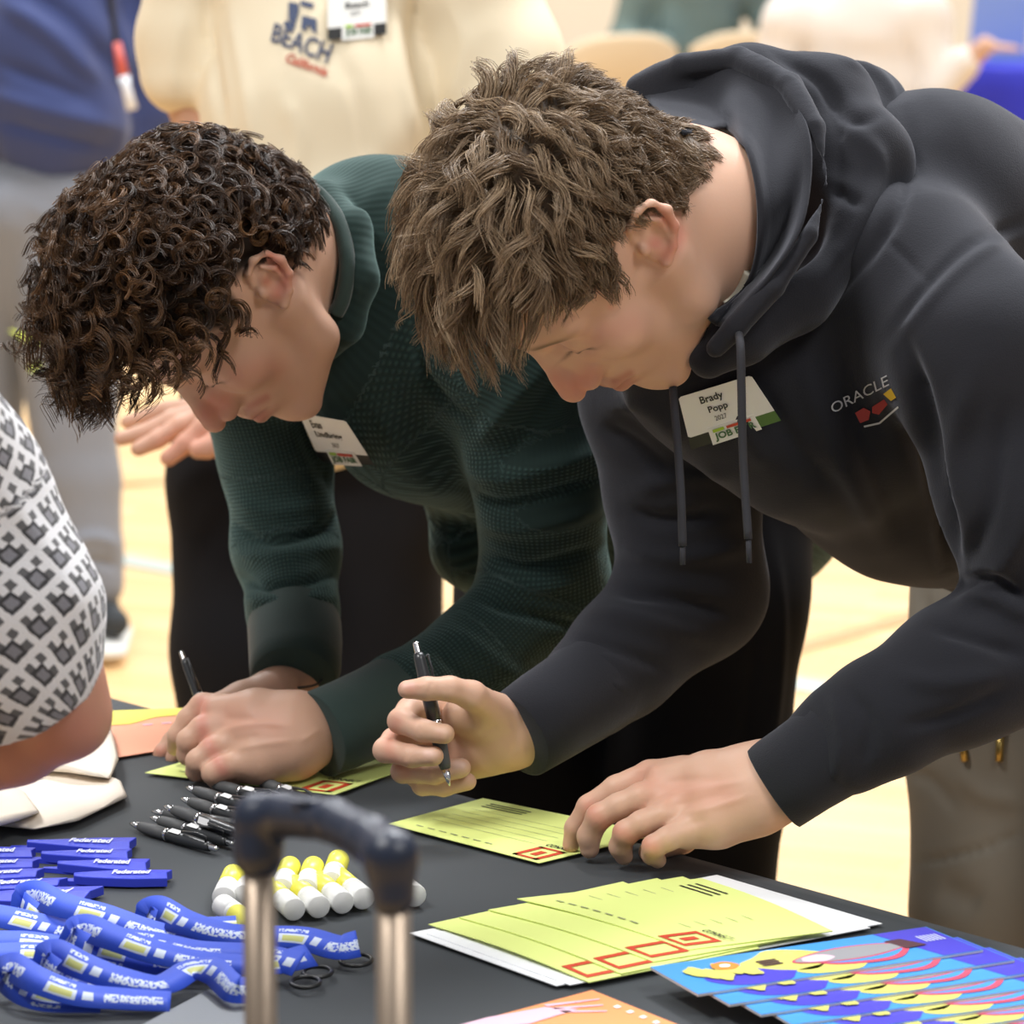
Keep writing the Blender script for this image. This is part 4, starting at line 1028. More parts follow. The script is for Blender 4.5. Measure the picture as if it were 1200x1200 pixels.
garment('trousers', s, .008, M_black, P3, [([(240, 545), (252, 560), (256, 580)], 3, 2.5), ([(290, 560), (300, 700)], 12, -5)], (.004, 8, 2))
for u_ in (286, 440):
    s = SDF(); s.px([(u_, 1225, D3 + .15, 26), (u_ - 8, 1240, D3 + .03, 25)], k=.02)
    V, F = surfnet(s, .006); pmesh('shoe', V, F, M_shoe, P3)
# --- navy shirt, grey trousers
D4 = 7.2
P4 = empty('person', W(60, 745, D4) * np.array([1, 1, 0]), 'person in a navy shirt and grey trousers wearing a lanyard, far left', 'person')
s = SDF()
bg_head(s, 60, -195, D4, 1.0, -20, 5); s.px([(62, -175, D4 + .02, 34), (65, -110, D4 + .02, 36)], k=.02)
s.px([(65, -90, D4, 60), (60, 90, D4, 60)], k=.03)
s.px([(65, -90, D4, 50), (170, -80, D4, 32), (186, 50, D4 + .03, 25), (170, 170, D4 + .08, 20), (150, 260, D4 + .10, 17), (150, 285, D4 + .10, 16)], k=.02)
s.px([(65, -90, D4, 50), (-45, -80, D4, 32), (-75, 60, D4, 25), (-85, 180, D4, 20), (-85, 280, D4, 17)], k=.02)
for x_, d_ in ((150, .10), (-85, 0)):
    for i in range(4): s.px([(x_, 280, D4 + d_, 12), (x_ - 8 + i * 5, 300, D4 + d_ - .02 + .012 * i, 6), (x_ - 8 + i * 5, 325, D4 + d_ - .03 + .012 * i, 5)], k=.004)
body_of(P4, s, h=.0075); bg_hair(60, -195, D4, 1.0, -20, 5, M_brownh, P4, .008)
s = SDF()
s.px([(65, -80, D4, 88), (60, 60, D4, 95), (68, 125, D4, 95)], k=.03)
s.px([(80, -75, D4, 50), (165, -70, D4, 42), (184, 45, D4 + .03, 36), (178, 130, D4 + .05, 33), (160, 220, D4 + .09, 27), (152, 268, D4 + .1, 22)], k=.02)
s.px([(50, -75, D4, 50), (-45, -70, D4, 42), (-75, 55, D4, 36), (-85, 170, D4, 28), (-85, 265, D4, 22)], k=.02)
garment('shirt', s, .009, M_navy, P4, [([(0, 0), (60, 40), (120, 100)], 12, 16), ([(20, -20), (90, 30), (140, 90)], 12, -16), ([(-10, 110), (60, 130), (140, 150)], 10, 14), ([(-10, 140), (60, 160), (130, 175)], 8, -14), ([(0, 75), (50, 95), (110, 120)], 9, -12), ([(135, 0), (150, 80), (160, 150)], 8, -14)], (.012, 9, 3))
s = SDF()
s.px([(30, 250, D4 + .02, 72), (-10, 380, D4 + .1, 52), (-25, 560, D4 + .15, 44), (-22, 700, D4 + .15, 38)], k=.02)
s.px([(78, 250, D4 + .02, 70), (82, 400, D4, 58), (92, 560, D4, 47), (100, 650, D4, 42), (108, 682, D4, 37)], k=.02)
garment('trousers', s, .009, M_greyt, P4, [([(50, 300), (70, 400), (60, 500)], 14, -8), ([(75, 640), (110, 630), (140, 640)], 8, 10), ([(75, 665), (110, 658), (140, 664)], 6, -10), ([(30, 240), (80, 260), (130, 250)], 10, 6)], (.010, 8, 5))
for du, dd in ((0, 0), (-130, .16)):
    s = SDF(); s.px([(118 + du, 700, D4 + .02 + dd, 19), (122 + du, 722, D4 + dd, 20), (135 + du, 730, D4 - .08 + dd, 17)], k=.02); V, F = surfnet(s, .007)
    sh = pmesh('shoe', V, F, M_shoe, P4)
    c = W(126 + du, 740, D4 - .01 + dd); MB().tube([c + [0, .08, -.012], c + [.01, -.14, -.012]], .042, 14, flat=(.28, 1)).build('sole', M_shoew, sh, True)
b4 = bvh_of(bpy.data.objects[P4.children[2].name])
M_lany = mat('dark_strap', (.02, .02, .03), .8); M_redpl = mat('red_plastic', (.55, .10, .08), .4); M_clear = mat('pale_plastic', (.75, .78, .85), .3)
Lp = drape(b4, np.array([W(120 + 30 * t, -80 + 240 * t, 7) for t in np.linspace(0, 1, 8)]), .02)
strap = MB().tube(Lp[:6], .006, 8).build('lanyard_strap', M_lany, P4, True)
MB().tube([W(137, 50, 6.93), W(145, 90, 6.93)], [.008, .011], 10).build('badge_clip', M_redpl, P4, True)
MB().tube([W(145, 90, 6.93), W(148, 102, 6.93), W(155, 128, 6.93)], [.012, .009, .011], 10).build('badge_reel', M_clear, P4, True)
# yellow green slips the navy-shirted person has by the hip
M_slip = mat('yellow_green_paper', (.62, .75, .12), .7)
o = MB().prism([W(10, 387, 6.93), W(48, 392, 6.93), W(52, 404, 6.93), W(28, 400, 6.93)], .003, (0, 1, 0)).build('paper_slip', M_slip); tag(o, 'yellow-green paper slip behind the curly hair, upper of two', 'paper', 'yellow-green slips far left')
o = MB().prism([W(33, 430, 6.98), W(44, 424, 6.98), W(50, 430, 6.98), W(36, 436, 6.98)], .003, (0, 1, 0)).build('paper_slip', M_slip); tag(o, 'yellow-green paper slip behind the curly hair, lower of two', 'paper', 'yellow-green slips far left')
# --- seated people, chairs and blue table far behind
def folding_chair(u, v, D, yaw, label):
    c = W(u, v, D); root = empty('folding_chair', (c[0], c[1], 0), label, 'chair', 'beige folding chairs far behind')
    R = np.array(Matrix.Rotation(yaw, 3, 'Z')); T = lambda x, y, z: np.array([c[0], c[1], 0]) + R @ np.array([x, y, z])
    zt = c[2]
    P = []
    s_ = MB(); n = 14; V = []; F = []
    for i in range(n):
        a = (i / (n - 1) - .5) * 2; x = .22 * a; top = zt - .06 * abs(a) ** 3
        for z, dy in ((zt - .26, 0), (top - .02, .015), (top, .02)): V += [T(x, .05 * a * a + dy - .012, z), T(x, .05 * a * a + dy + .012, z)]
    for i in range(n - 1):
        b0 = i * 6; b1 = b0 + 6
        F += [(b0, b1, b1 + 2, b0 + 2), (b0 + 2, b1 + 2, b1 + 4, b0 + 4), (b0 + 1, b0 + 3, b1 + 3, b1 + 1), (b0 + 3, b0 + 5, b1 + 5, b1 + 3), (b0 + 4, b1 + 4, b1 + 5, b0 + 5), (b0, b0 + 1, b1 + 1, b1)]
    F += [(0, 2, 3, 1), (2, 4, 5, 3)]; e = (n - 1) * 6; F += [(e, e + 1, e + 3, e + 2), (e + 2, e + 3, e + 5, e + 4)]
    s_.add(V, F).build('backrest', M_chair, root, True)
    MB().box(T(0, -.22, .45), (.42, .40, .03), R).build('seat', M_chair, root, bevel=.01)
    for x in (-.2, .2):
        MB().tube([T(x, .05, zt - .1), T(x, -.40, 0)], .012, 8).build('leg', M_chair, root, True)
        MB().tube([T(x, -.1, .45), T(x, .1, 0)], .012, 8).build('leg', M_chair, root, True)
folding_chair(738, 40, 12.0, .5, 'beige folding chair with curved back beside the cream wall, left of two')
folding_chair(885, 37, 13.0, .2, 'beige folding chair with curved back behind the hood, right of two')
def seated(D, um, name_label, m_top, hair_m, yaw, out, lean=0, arm=None, sc=1.0):
    k = FP / D
    Pp = empty('person', W(um, 100, D) * np.array([1, 1, 0]), name_label, 'person')
    g = lambda x, y, z: np.array([(um - 600) / FP * D + x, D + y, z])
    def seg(s, L, kk=.03): s.chain([g(*a[:3]) for a in L], [a[3] for a in L], kk)
    s = SDF(); M = frame(yaw, 15); c = g(lean * 1.3, -.02, 1.22); s.sub_local(head_sdf(), M, c, 1.0)
    seg(s, [(lean, 0, 1.15, .06), (lean, 0, 1.05, .06)]); seg(s, [(lean, 0, .95, .12), (0, .02, .55, .13)])
    armL = arm or [(lean + .2, 0, .98, .045), (lean + .28, -.05, .72, .04), (lean + .2, -.3, .74, .035), (lean + .15, -.4, .75, .03)]
    seg(s, armL); seg(s, [(lean - .2, 0, .98, .045), (lean - .28, -.05, .72, .04), (lean - .15, -.3, .74, .035)])
    e = armL[-1]
    for i in range(4): seg(s, [(e[0], e[1], e[2], .014), (e[0] + .05, e[1] - .04 + .018 * i, e[2] - .005, .011), (e[0] + .10, e[1] - .04 + .02 * i, e[2] - .01, .009)], .004)
    body_of(Pp, s, h=.010)
    t = SDF(); t.ell((0, -.014, .045), (.088, .108, .094), k=.02); t.ell((0, .06, .0), (.062, .07, .062), k=.02, op='-')
    s = SDF(); s.sub_local(t, M, c, 1.0); V, F = surfnet(s, .01); pmesh('hair', V, F, hair_m, Pp)
    s = SDF(); seg(s, [(lean, 0, .92, .16), (lean * .5, .02, .75, .17), (0, .03, .50, .19)], .06)
    seg(s, [(a, b_, c_, r * 1.55) for a, b_, c_, r in armL[:-1]], .04); seg(s, [(lean - .2, 0, .98, .075), (lean - .29, -.05, .72, .07), (lean - .15, -.28, .74, .055)], .04)
    seg(s, [(lean - .2, 0, .96, .09), (lean + .2, 0, .96, .09)], .05)
    V, F = surfnet(s, .012); V = V + normals(V, F) * (.012 * fold_noise(V, 9, 31))[:, None]; pmesh('top', V, F, m_top, Pp)
    s = SDF(); seg(s, [(-.1, .02, .50, .11), (-.12, -.42, .50, .08), (-.12, -.42, .08, .06)]); seg(s, [(.1, .02, .50, .11), (.12, -.42, .50, .08), (.12, -.42, .08, .06)])
    V, F = surfnet(s, .012); pmesh('trousers', V, F, M_greyt, Pp)
seated(13.8, 800, 'seated person in a grey-green top behind the beige folding chairs', M_seagreen, M_brownh, 30, 0, .06)
seated(11.4, 1010, 'seated person in an off-white knit top beside the blue table', M_offwhite, M_greyh, -60, 0, -.02, [(.17, 0, .98, .05), (.22, -.08, .76, .04), (.30, -.10, .84, .035), (.36, -.12, .90, .03)])
Bt = empty('round_table', W(1240, 60, 12.8) * np.array([1, 1, 0]), 'round folding table far behind, dressed in a royal blue cloth', 'table')
c = W(1240, 60, 12.8); MB().tube([(c[0], c[1], .72), (c[0], c[1], .735)], [.40, .40], 40).build('tabletop', M_ttop, Bt, True); MB().tube([(c[0], c[1], 0), (c[0], c[1], .72)], .04, 12).build('leg', M_steel, Bt, True)
V = []; n = 96
for z, r, a in ((.741, .0, 0), (.741, .38, 0), (.741, .402, 0), (.73, .41, 0), (.66, .412, .004), (.4, .42, .02), (.2, .43, .03)):
    for i in range(n):
        t = 6.283 * i / n; rr = r + a * math.sin(9 * t); V.append((c[0] + rr * math.cos(t), c[1] + rr * math.sin(t), z))
F = [(j * n + i, j * n + (i + 1) % n, (j + 1) * n + (i + 1) % n, (j + 1) * n + i) for j in range(6) for i in range(n)]
tag(pmesh('blue_tablecloth', V, F, M_bluecloth), 'royal blue cloth draped over the round table far behind', 'tablecloth')
M_laptop = mat('blue_plastic_lid', (.20, .30, .62), .4); M_maroon = mat('maroon_cloth', (.30, .05, .08), .8)
a = W(1130, 30, 12.5); o = MB().prism([(c[0]-.32, c[1]-.05, .741), (c[0]-.12, c[1]-.05, .741), (c[0]-.10, c[1]-.04, .98), (c[0]-.30, c[1]-.04, .98)], .02, (0, 1, 0)).build('display_board', M_laptop); tag(o, 'blue display board standing on the far blue table', 'board')
o = MB().box((W(1202, 120, 13.6) * [1, 1, 0] + [.1, .45, .2]), (.25, .25, .4)).build('red_box', mat('red_card', (.65, .03, .06), .6), bevel=.01); o.location.z -= 0; tag(o, 'red box half hidden behind the blue cloth', 'box')
# ================================================================== things on the table
def quadT(px, h=0.0): return [WZ(u, v, TZ + h) for u, v in px]
def thick_sheet(name, px, h, t, m, parent=None, curl=0, n=10, hs=None):
    "paper sheet lying at height h (hs: height per corner), slightly curled"
    hs = hs or [h] * 4; C = [WZ(px[i][0], px[i][1], TZ + hs[i]) for i in range(4)]
    V = []; 
    g = np.linspace(0, 1, n)
    for s_ in g:
        for t_ in g:
            p = bil(C, s_, t_); p = p + np.array([0, 0, curl * math.sin(math.pi * s_) * 1.0]); V.append(p)
    V = np.array(V); Vb = V + [0, 0, t]; F = []
    for i in range(n - 1):
        for j in range(n - 1):
            a = i * n + j; b_ = a + 1; c = a + n + 1; d = a + n
            F.append((a, b_, c, d)); F.append((a + n * n, d + n * n, c + n * n, b_ + n * n))
    ring = [j for j in range(n)] + [i * n + n - 1 for i in range(1, n)] + [(n - 1) * n + j for j in range(n - 2, -1, -1)] + [i * n for i in range(n - 2, 0, -1)]
    for i in range(len(ring)):
        a, b_ = ring[i], ring[(i + 1) % len(ring)]; F.append((b_, a, a + n * n, b_ + n * n))
    o = pmesh(name, np.vstack([V, Vb]), [tuple(reversed(f)) for f in F], m, parent, smooth=False)
    return o, [c + np.array([0, 0, t]) for c in C]
M_yel = mat('yellow_green_card', (.74, .84, .27), .75); M_white = mat('white_paper', (.82, .84, .86), .7)
M_orange = mat('orange_card', (.86, .30, .10), .6); M_coral = mat('coral_card', (.85, .36, .22), .6); M_yel2 = mat('yellow_card', (.80, .72, .10), .6); M_pinkp = mat('pink_print', (.80, .50, .62), .6)
M_redbox = mat('red_logo_ink', (.60, .06, .02), .6); M_greyink = mat('grey_ink', (.35, .38, .20), .7)
def card_print(o, C, full=True, boxes=1, curl=0):
    "C: s runs along the short side from the far-left to the near-right? s,t in 0..1; logo at near corner"
    for k in range(boxes):
        sx = .02 + k * .0
    def flat(name, quad, m, lift=.0005):
        P = [bil(C, a, b_) + [0, 0, lift + curl * math.sin(math.pi * a)] for a, b_ in quad]
        return pmesh(name, P, [[0, 1, 2, 3]] if np.cross(P[1] - P[0], P[2] - P[0])[2] > 0 else [[3, 2, 1, 0]], m, o, smooth=False)
    # frame of the red logo box
    a0, a1, b0, b1, w = .80, .96, .03, .28, .028
    flat('logo_frame', [(a0, b0), (a1, b0), (a1, b0 + w), (a0, b0 + w)], M_redbox); flat('logo_frame', [(a0, b1 - w), (a1, b1 - w), (a1, b1), (a0, b1)], M_redbox)
    flat('logo_frame', [(a0, b0), (a0 + .03, b0), (a0 + .03, b1), (a0, b1)], M_redbox); flat('logo_frame', [(a1 - .03, b0), (a1, b0), (a1, b1), (a1 - .03, b1)], M_redbox)
    if full:
        flat('logo_frame', [(.86, .10), (.90, .10), (.90, .2), (.86, .2)], M_redbox)
        for i in range(7): flat('printed_line', [(.12 + i * .075, .10), (.165 + i * .075, .10), (.165 + i * .075, .115), (.12 + i * .075, .115)], M_greyink)
        for i in range(5):
            flat('printed_line', [(.10, .30 + i * .1), (.75, .30 + i * .1), (.75, .305 + i * .1), (.10, .305 + i * .1)], M_greyink)
        for i in range(3): flat('printed_line', [(.10, .80 + i * .045), (.34, .80 + i * .045), (.34, .815 + i * .045), (.10, .815 + i * .045)], M_ink)
# cards being written on. corners: left, near(bottom), right, far(top)
o, C = thick_sheet('paper_card', [(455, 966), (632, 1012), (772, 978), (566, 936)], .0022, .0006, M_yel, None)
tag(o, 'yellow-green paper card under the raised pen and resting hand', 'card', 'yellow-green cards being filled in'); card_print(o, C)
text_on('printed_text', 'CONNECT', C, (.80, .31, .97, .36), M_ink, o, .0006, .02)
o, C = thick_sheet('paper_card', [(170, 906), (392, 932), (500, 892), (300, 868)], .0022, .0006, M_yel, None)
tag(o, 'yellow-green paper card under the clenched hands of the curly-haired man', 'card', 'yellow-green cards being filled in'); card_print(o, C)
text_on('printed_text', 'CONNECT', C, (.80, .31, .97, .36), M_ink, o, .0006, .02)
# stack of cards with white sheets beneath
whites = [[(480, 1094), (652, 1156), (1034, 1083), (840, 1026)], [(500, 1095), (668, 1155), (1020, 1088), (835, 1034)]]
for i, q_ in enumerate(whites):
    o, C = thick_sheet('paper_sheet', q_, .0022 + i * .0008, .0007, M_white)
    tag(o, ['white paper sheet, lowest under the fanned yellow-green cards', 'white paper sheet lying directly under the lowest yellow-green card'][i], 'paper', 'white sheets under the cards')
stack = [([(502, 1084), (690, 1152), (890, 1112), (730, 1034)], 'lowest of the fan, nearest the luggage handle'), ([(538, 1076), (728, 1142), (910, 1104), (770, 1030)], 'second from the left in the fanned stack'),
         ([(572, 1067), (766, 1128), (940, 1098), (800, 1028)], 'third from the left in the fanned stack'), ([(606, 1054), (806, 1114), (976, 1092), (822, 1030)], 'topmost of the fanned stack')]
for i, (q_, l_) in enumerate(stack):
    o, C = thick_sheet('paper_card', q_, .0042 + i * .0014, .0008, M_yel, None, .003)
    tag(o, 'yellow-green paper card, ' + l_, 'card', 'yellow-green cards in the fanned stack'); card_print(o, C, full=(i == 3), curl=.0032)
    if i == 3: text_on('printed_text', 'CONNECT', C, (.80, .31, .97, .36), M_ink, o, .0024, .02)
# orange flyers
o, C = thick_sheet('flyer', [(113, 892), (262, 868), (262, 829), (117, 835)], .002, .0006, M_coral)
tag(o, 'coral flyer with a yellow top band lying by the far table edge', 'flyer')
P = [bil(C, a, b_) + [0, 0, .0006] for a, b_ in ((0, .70), (.25, .68), (.45, .80), (1, .86), (1, 1), (0, 1))]
pmesh('yellow_band', P, [list(range(6))], M_yel2, o, smooth=False)
for i in range(4):
    P = [bil(C, .35 + i * .15 + a * .02, .62 + b_ * .03) + [0, 0, .0006] for a, b_ in ((0, 0), (4, 0), (4, 1), (0, 1))]; pmesh('printed_line', P, [[0, 1, 2, 3]], M_pinkp, o, smooth=False)
o, C = thick_sheet('flyer', [(530, 1205), (760, 1290), (860, 1228), (694, 1161)], .002, .0006, M_orange)
tag(o, 'orange flyer with pink handprint at the front edge of the table', 'flyer')
pk = [(.0, .45), (.06, .75), (.22, .80), (.10, .86), (.42, .93), (.16, .95), (.0, .93)]
def fl(name, pts, m, par, C=C, lift=.0006):
    P = [bil(C, a, b_) + [0, 0, lift] for a, b_ in pts]; n_ = sum(np.cross(P[i] - P[0], P[i + 1] - P[0])[2] for i in range(1, len(P) - 1))
    return pmesh(name, P, [list(range(len(P))) if n_ > 0 else list(range(len(P)))[::-1]], m, par, smooth=False)
fl('pink_print', [(0, .25), (.05, .60), (.16, .72), (.16, .35), (.06, .05), (0, 0)], M_pinkp, o)
for i in range(3): fl('pink_print', [(.02 + i * .05, .62), (.05 + i * .05, .62), (.13 + i * .07, .92 - i * .05), (.12 + i * .07, .93 - i * .05)], M_pinkp, o)
for i in range(5): fl('white_print', [(.24 + i * .09, .90), (.27 + i * .09, .90), (.27 + i * .09, .94), (.24 + i * .09, .94)], M_white, o)
# ------------------------------------------------------------------ pens
M_penb = mat('black_pen_plastic', (.03, .032, .035), .3, spec=.5); M_pengrip = mat('dark_grey_grip', (.07, .072, .075), .6); M_chrome = mat('chrome', (.8, .8, .82), .15, metal=1); M_penw = mat('white_pen_print', (.75, .75, .75), .5)
def pen(base, axis, label, group=None, L=.142, r=.0058, roll=0):
    "pen: tip at base, axis points to the clicker"
    root = empty('ballpoint_pen', base, label, 'pen', group)
    ax = np.array(axis, float); ax /= np.linalg.norm(ax); b_ = np.array(base, float)
    at = lambda t: b_ + ax * L * t
    MB().tube([at(0), at(.02), at(.03), at(.12)], [.0006, .0012, .002, r * .72], 16).build('tip_cone', M_chrome, root, True)
    MB().tube([at(.12), at(.16), at(.28), at(.42)], [r * .75, r * .9, r * 1.05, r], 16).build('grip', M_pengrip, root, True)
    MB().tube([at(.42), at(.45)], [r * 1.02, r * 1.02], 16).build('ring', M_chrome, root, True)
    br = MB().tube([at(.45), at(.6), at(.88), at(.92)], [r * .98, r, r * .82, r * .7], 16).build('barrel', M_penb, root, True)
    MB().tube([at(.92), at(.93), at(.985), at(1)], [r * .6, r * .5, r * .5, r * .35], 14).build('clicker', M_chrome, root, True)
    n = np.array([0, -.35, 1.]); n = n - ax * (n @ ax); n /= np.linalg.norm(n); m_ = np.cross(ax, n); n = n * math.cos(roll) + m_ * math.sin(roll); m_ = np.cross(ax, n)
    MB().tube([at(.88) + n * r * .8, at(.90) + n * r * 1.7, at(.80) + n * r * 1.9, at(.62) + n * r * 1.35], [.0012, .0013, .0012, .0014], 8).build('clip', M_penb, root, True)
    MB().prism([at(.48) + n * r * 1.02 - m_ * .003, at(.60) + n * r * 1.02 - m_ * .003, at(.60) + n * r * 1.02 + m_ * .003, at(.48) + n * r * 1.02 + m_ * .003], .0003, n).build('printed_logo', M_penw, br)
    return root
def pen_px(a, b_, label, ha, hb=None, group=None, roll=0):
    A_ = WZ(*a, TZ + ha); B_ = WZ(*b_, TZ + (ha if hb is None else hb)); L = np.linalg.norm(B_ - A_)
    return pen(A_, B_ - A_, label, group, L, .0058 * max(.85, L / .142), roll)
G = 'black pens in the heap'
pl = [((152, 965), (254, 995), .006, 'black pen at the front left of the heap, nearest the blue clips', 0), ((176, 958), (262, 985), .007, 'black pen lying just behind the front-left pen of the heap', 0),
      ((205, 953), (276, 985), .009, 'black pen partly under the others, its clicker by the luggage handle', 0), ((192, 945), (290, 980), .017, 'black pen across the middle of the heap with white logo band', 1),
      ((212, 936), (300, 965), .010, 'black pen in the middle of the heap behind the banded pen', 0), ((218, 923), (300, 950), .008, 'black pen at the upper left of the heap near the fist', 0),
      ((240, 916), (318, 938), .006, 'black pen lying closest to the clenched fist', 0), ((296, 912), (350, 934), .006, 'black pen at the far right of the heap by the handle', 0),
      ((178, 951), (236, 960), .006, 'black pen pointing left under the front pens of the heap', 2)]
for a, b_, h_, l_, r_ in pl:
    A_, B_ = WZ(*a, TZ + h_), WZ(*b_, TZ + h_); d_ = (B_ - A_) / np.linalg.norm(B_ - A_)
    pen(A_, d_, l_, G, max(.118, min(.145, np.linalg.norm(B_ - A_))), .0056, r_)
a = W(527, 921, 3.262); b_ = W(487, 752, 3.272); pen(a, b_ - a, 'black pen held upright in the raised fist', None, np.linalg.norm(b_ - a), .0062, 2.0)
a = W(262, 890, 3.515); b_ = W(212, 763, 3.545); pen(a, b_ - a, 'black pen held by the curly-haired man, pointing up behind his fist', None, np.linalg.norm(b_ - a), .0050, 0)
# ------------------------------------------------------------------ lip balm tubes
M_lby = mat('yellow_tube_label', (.78, .74, .10), .35, spec=.5); M_lbw = mat('white_tube_plastic', (.82, .82, .80), .35, spec=.5)
def lipbalm(cap, ax, label, ht=0, flip=False):
    "cap = centre of the white cap's end; ax horizontal unit direction from cap to base"
    ax = np.array([ax[0], ax[1], 0.]); ax /= np.linalg.norm(ax); r = .0098; L = .068
    root = empty('lip_balm_tube', cap, label, 'lip balm', 'yellow and white lip balm tubes'); c = np.array(cap); at = lambda t: c + ax * t
    MB().tube([at(0), at(.0008), at(.024)], [r * .92, r, r], 20).build('cap', M_lbw, root, True)
    bd = MB().tube([at(.0245), at(.066), at(L)], [r * .96, r * .96, r * .9], 20).build('body', M_lby, root, True)
    MB().tube([at(.0245), at(.030)], [r * .975, r * .975], 20).build('label_band', M_lbw, bd, True)
    n = np.array([0, 0, 1.]); m_ = np.cross(ax, n)
    for k, (t0, wd) in enumerate(((.036, .012), (.050, .008))):
        q_ = [at(t0 + a * wd) + n * r * .965 * math.cos(b_) + m_ * r * .965 * math.sin(b_) for a, b_ in ((0, -.35), (1, -.35), (1, .1), (0, .1))]
        C_ = [p + (p - at((p - c) @ ax)) * .02 for p in q_]
        text_on('printed_text', 'Tube' if 0 else 'SPF', C_, (0, 0, 1, 1), M_ink, bd, .0004, .02)
    return root
rz = TZ + .0115
fr = [((345, 1066), 'front row, first tube right of the left handle rod'), ((374, 1063), 'front row, second tube right of the left handle rod'), ((402, 1058), 'front row, third tube right of the left handle rod'), ((426, 1053), 'front row, last tube before the right handle grip'), ((487, 1050), 'alone to the right of the luggage handle')]
axd = WZ(305, 1030, rz) - WZ(345, 1066, rz)
for (u, v), l_ in fr: lipbalm(WZ(u, v, rz), axd, 'yellow lip balm tube, ' + l_)
bk_ = [((352, 1044), (388, 1014), 'back row, left of the tubes under the handle arch'), ((378, 1038), (404, 1012), 'back row, middle of the tubes under the handle arch'), ((402, 1034), (418, 1012), 'back row, right of the tubes under the handle arch')]
axb = WZ(350, 1008, rz) - WZ(336, 1046, rz)
for (u, v), l_ in (((330, 1042), 'back row, left of the tubes under the handle arch'), ((358, 1042), 'back row, middle of the tubes under the handle arch'), ((388, 1034), 'back row, right of the tubes under the handle arch'), ((262, 1052), 'standing behind the leftmost tube, left of the handle'), ((286, 1050), 'back row, just behind the left handle rod')):
    lipbalm(WZ(u, v, rz + (.002 if u > 300 else 0)), axb, 'yellow lip balm tube, ' + l_)
c_ = WZ(262, 1056, rz); lipbalm(c_ + np.array([0, -.012, 0]), WZ(300, 1082, rz) - WZ(262, 1056, rz), 'yellow lip balm tube with white cap, leftmost, pointing to the right')
# ------------------------------------------------------------------ blue clips
M_bluep = mat('blue_plastic', (.035, .055, .55), .4, spec=.4); M_bluel = mat('white_clip_print', (.62, .66, .88), .5)
def clip(px, h, label, t=.008):
    "px: narrow left end (2 px), wide right end (2 px): left-near, right-near, right-far, left-far"
    C = [WZ(u, v, TZ + h) for u, v in px]
    n = 12; V = []; F = []
    ts = np.linspace(0, 1, n)
    for s_ in ts:
        w_ = .25 + .75 * min(1, s_ * 1.6) ** .7
        for t_ in (.5 - w_ / 2, .5, .5 + w_ / 2):
            V.append(bil(C, s_ - (.03 * (1 - abs(t_ - .5) * 2) if s_ > .99 else 0), t_) + [0, 0, .0015 * (t_ == .5)])
    V = np.array(V); m = len(V); Vb = V + [0, 0, -t]
    for i in range(n - 1):
        for j in range(2):
            a = i * 3 + j; F.append((a, a + 3, a + 4, a + 1)); F.append((a + m, a + 1 + m, a + 4 + m, a + 3 + m))
    ring = [i * 3 for i in range(n)] + [(n - 1) * 3 + 1, (n - 1) * 3 + 2] + [i * 3 + 2 for i in range(n - 2, -1, -1)] + [1]
    for i in range(len(ring)): a, b_ = ring[i], ring[(i + 1) % len(ring)]; F.append((a, a + m, b_ + m, b_))
    root = empty('bag_clip', V.mean(0), label, 'clip', 'blue plastic clips fanned on the table')
    o = pmesh('jaw', np.vstack([V, Vb]), F, M_bluep, root, smooth=False); m2 = o.modifiers.new('b', 'BEVEL'); m2.width = .0008; m2.segments = 2
    text_on('printed_text', 'Federated', [c + np.array([0, 0, .0015]) for c in C], (.40, .30, .80, .72), M_bluel, o, .0006, .04, .15)
    MB().prism([bil(C, s_, t_) + [0, 0, -t - .001] for s_, t_ in ((-.16, .45), (.3, .2), (.3, .8), (-.16, .62))], .004).build('lever', M_bluep, root)
    return root
for i, (p_, l_) in enumerate((
    ([(28, 989), (152, 996), (160, 981), (36, 982)], 'right-hand fan, farthest clip'), ([(45, 1003), (150, 1006), (155, 994), (52, 995)], 'right-hand fan, second from the far end'),
    ([(65, 1015), (172, 1020), (176, 1006), (70, 1006)], 'right-hand fan, third from the far end'), ([(85, 1031), (196, 1029), (202, 1019), (88, 1018)], 'right-hand fan, nearest and longest reach right'),
    ([(-75, 1005), (38, 1004), (42, 993), (-70, 990)], 'left-hand fan, farthest clip'), ([(-70, 1019), (38, 1016), (46, 1006), (-65, 1006)], 'left-hand fan, second from the far end'),
    ([(-68, 1033), (42, 1027), (52, 1017), (-62, 1020)], 'left-hand fan, middle clip'), ([(-60, 1047), (68, 1037), (80, 1028), (-55, 1032)], 'left-hand fan, second from the near end'),
    ([(-40, 1061), (98, 1053), (122, 1038), (-20, 1040)], 'left-hand fan, nearest clip touching the lanyards'))):
    clip(p_, .009 + .0 * i, 'blue plastic clip with white print, ' + l_)
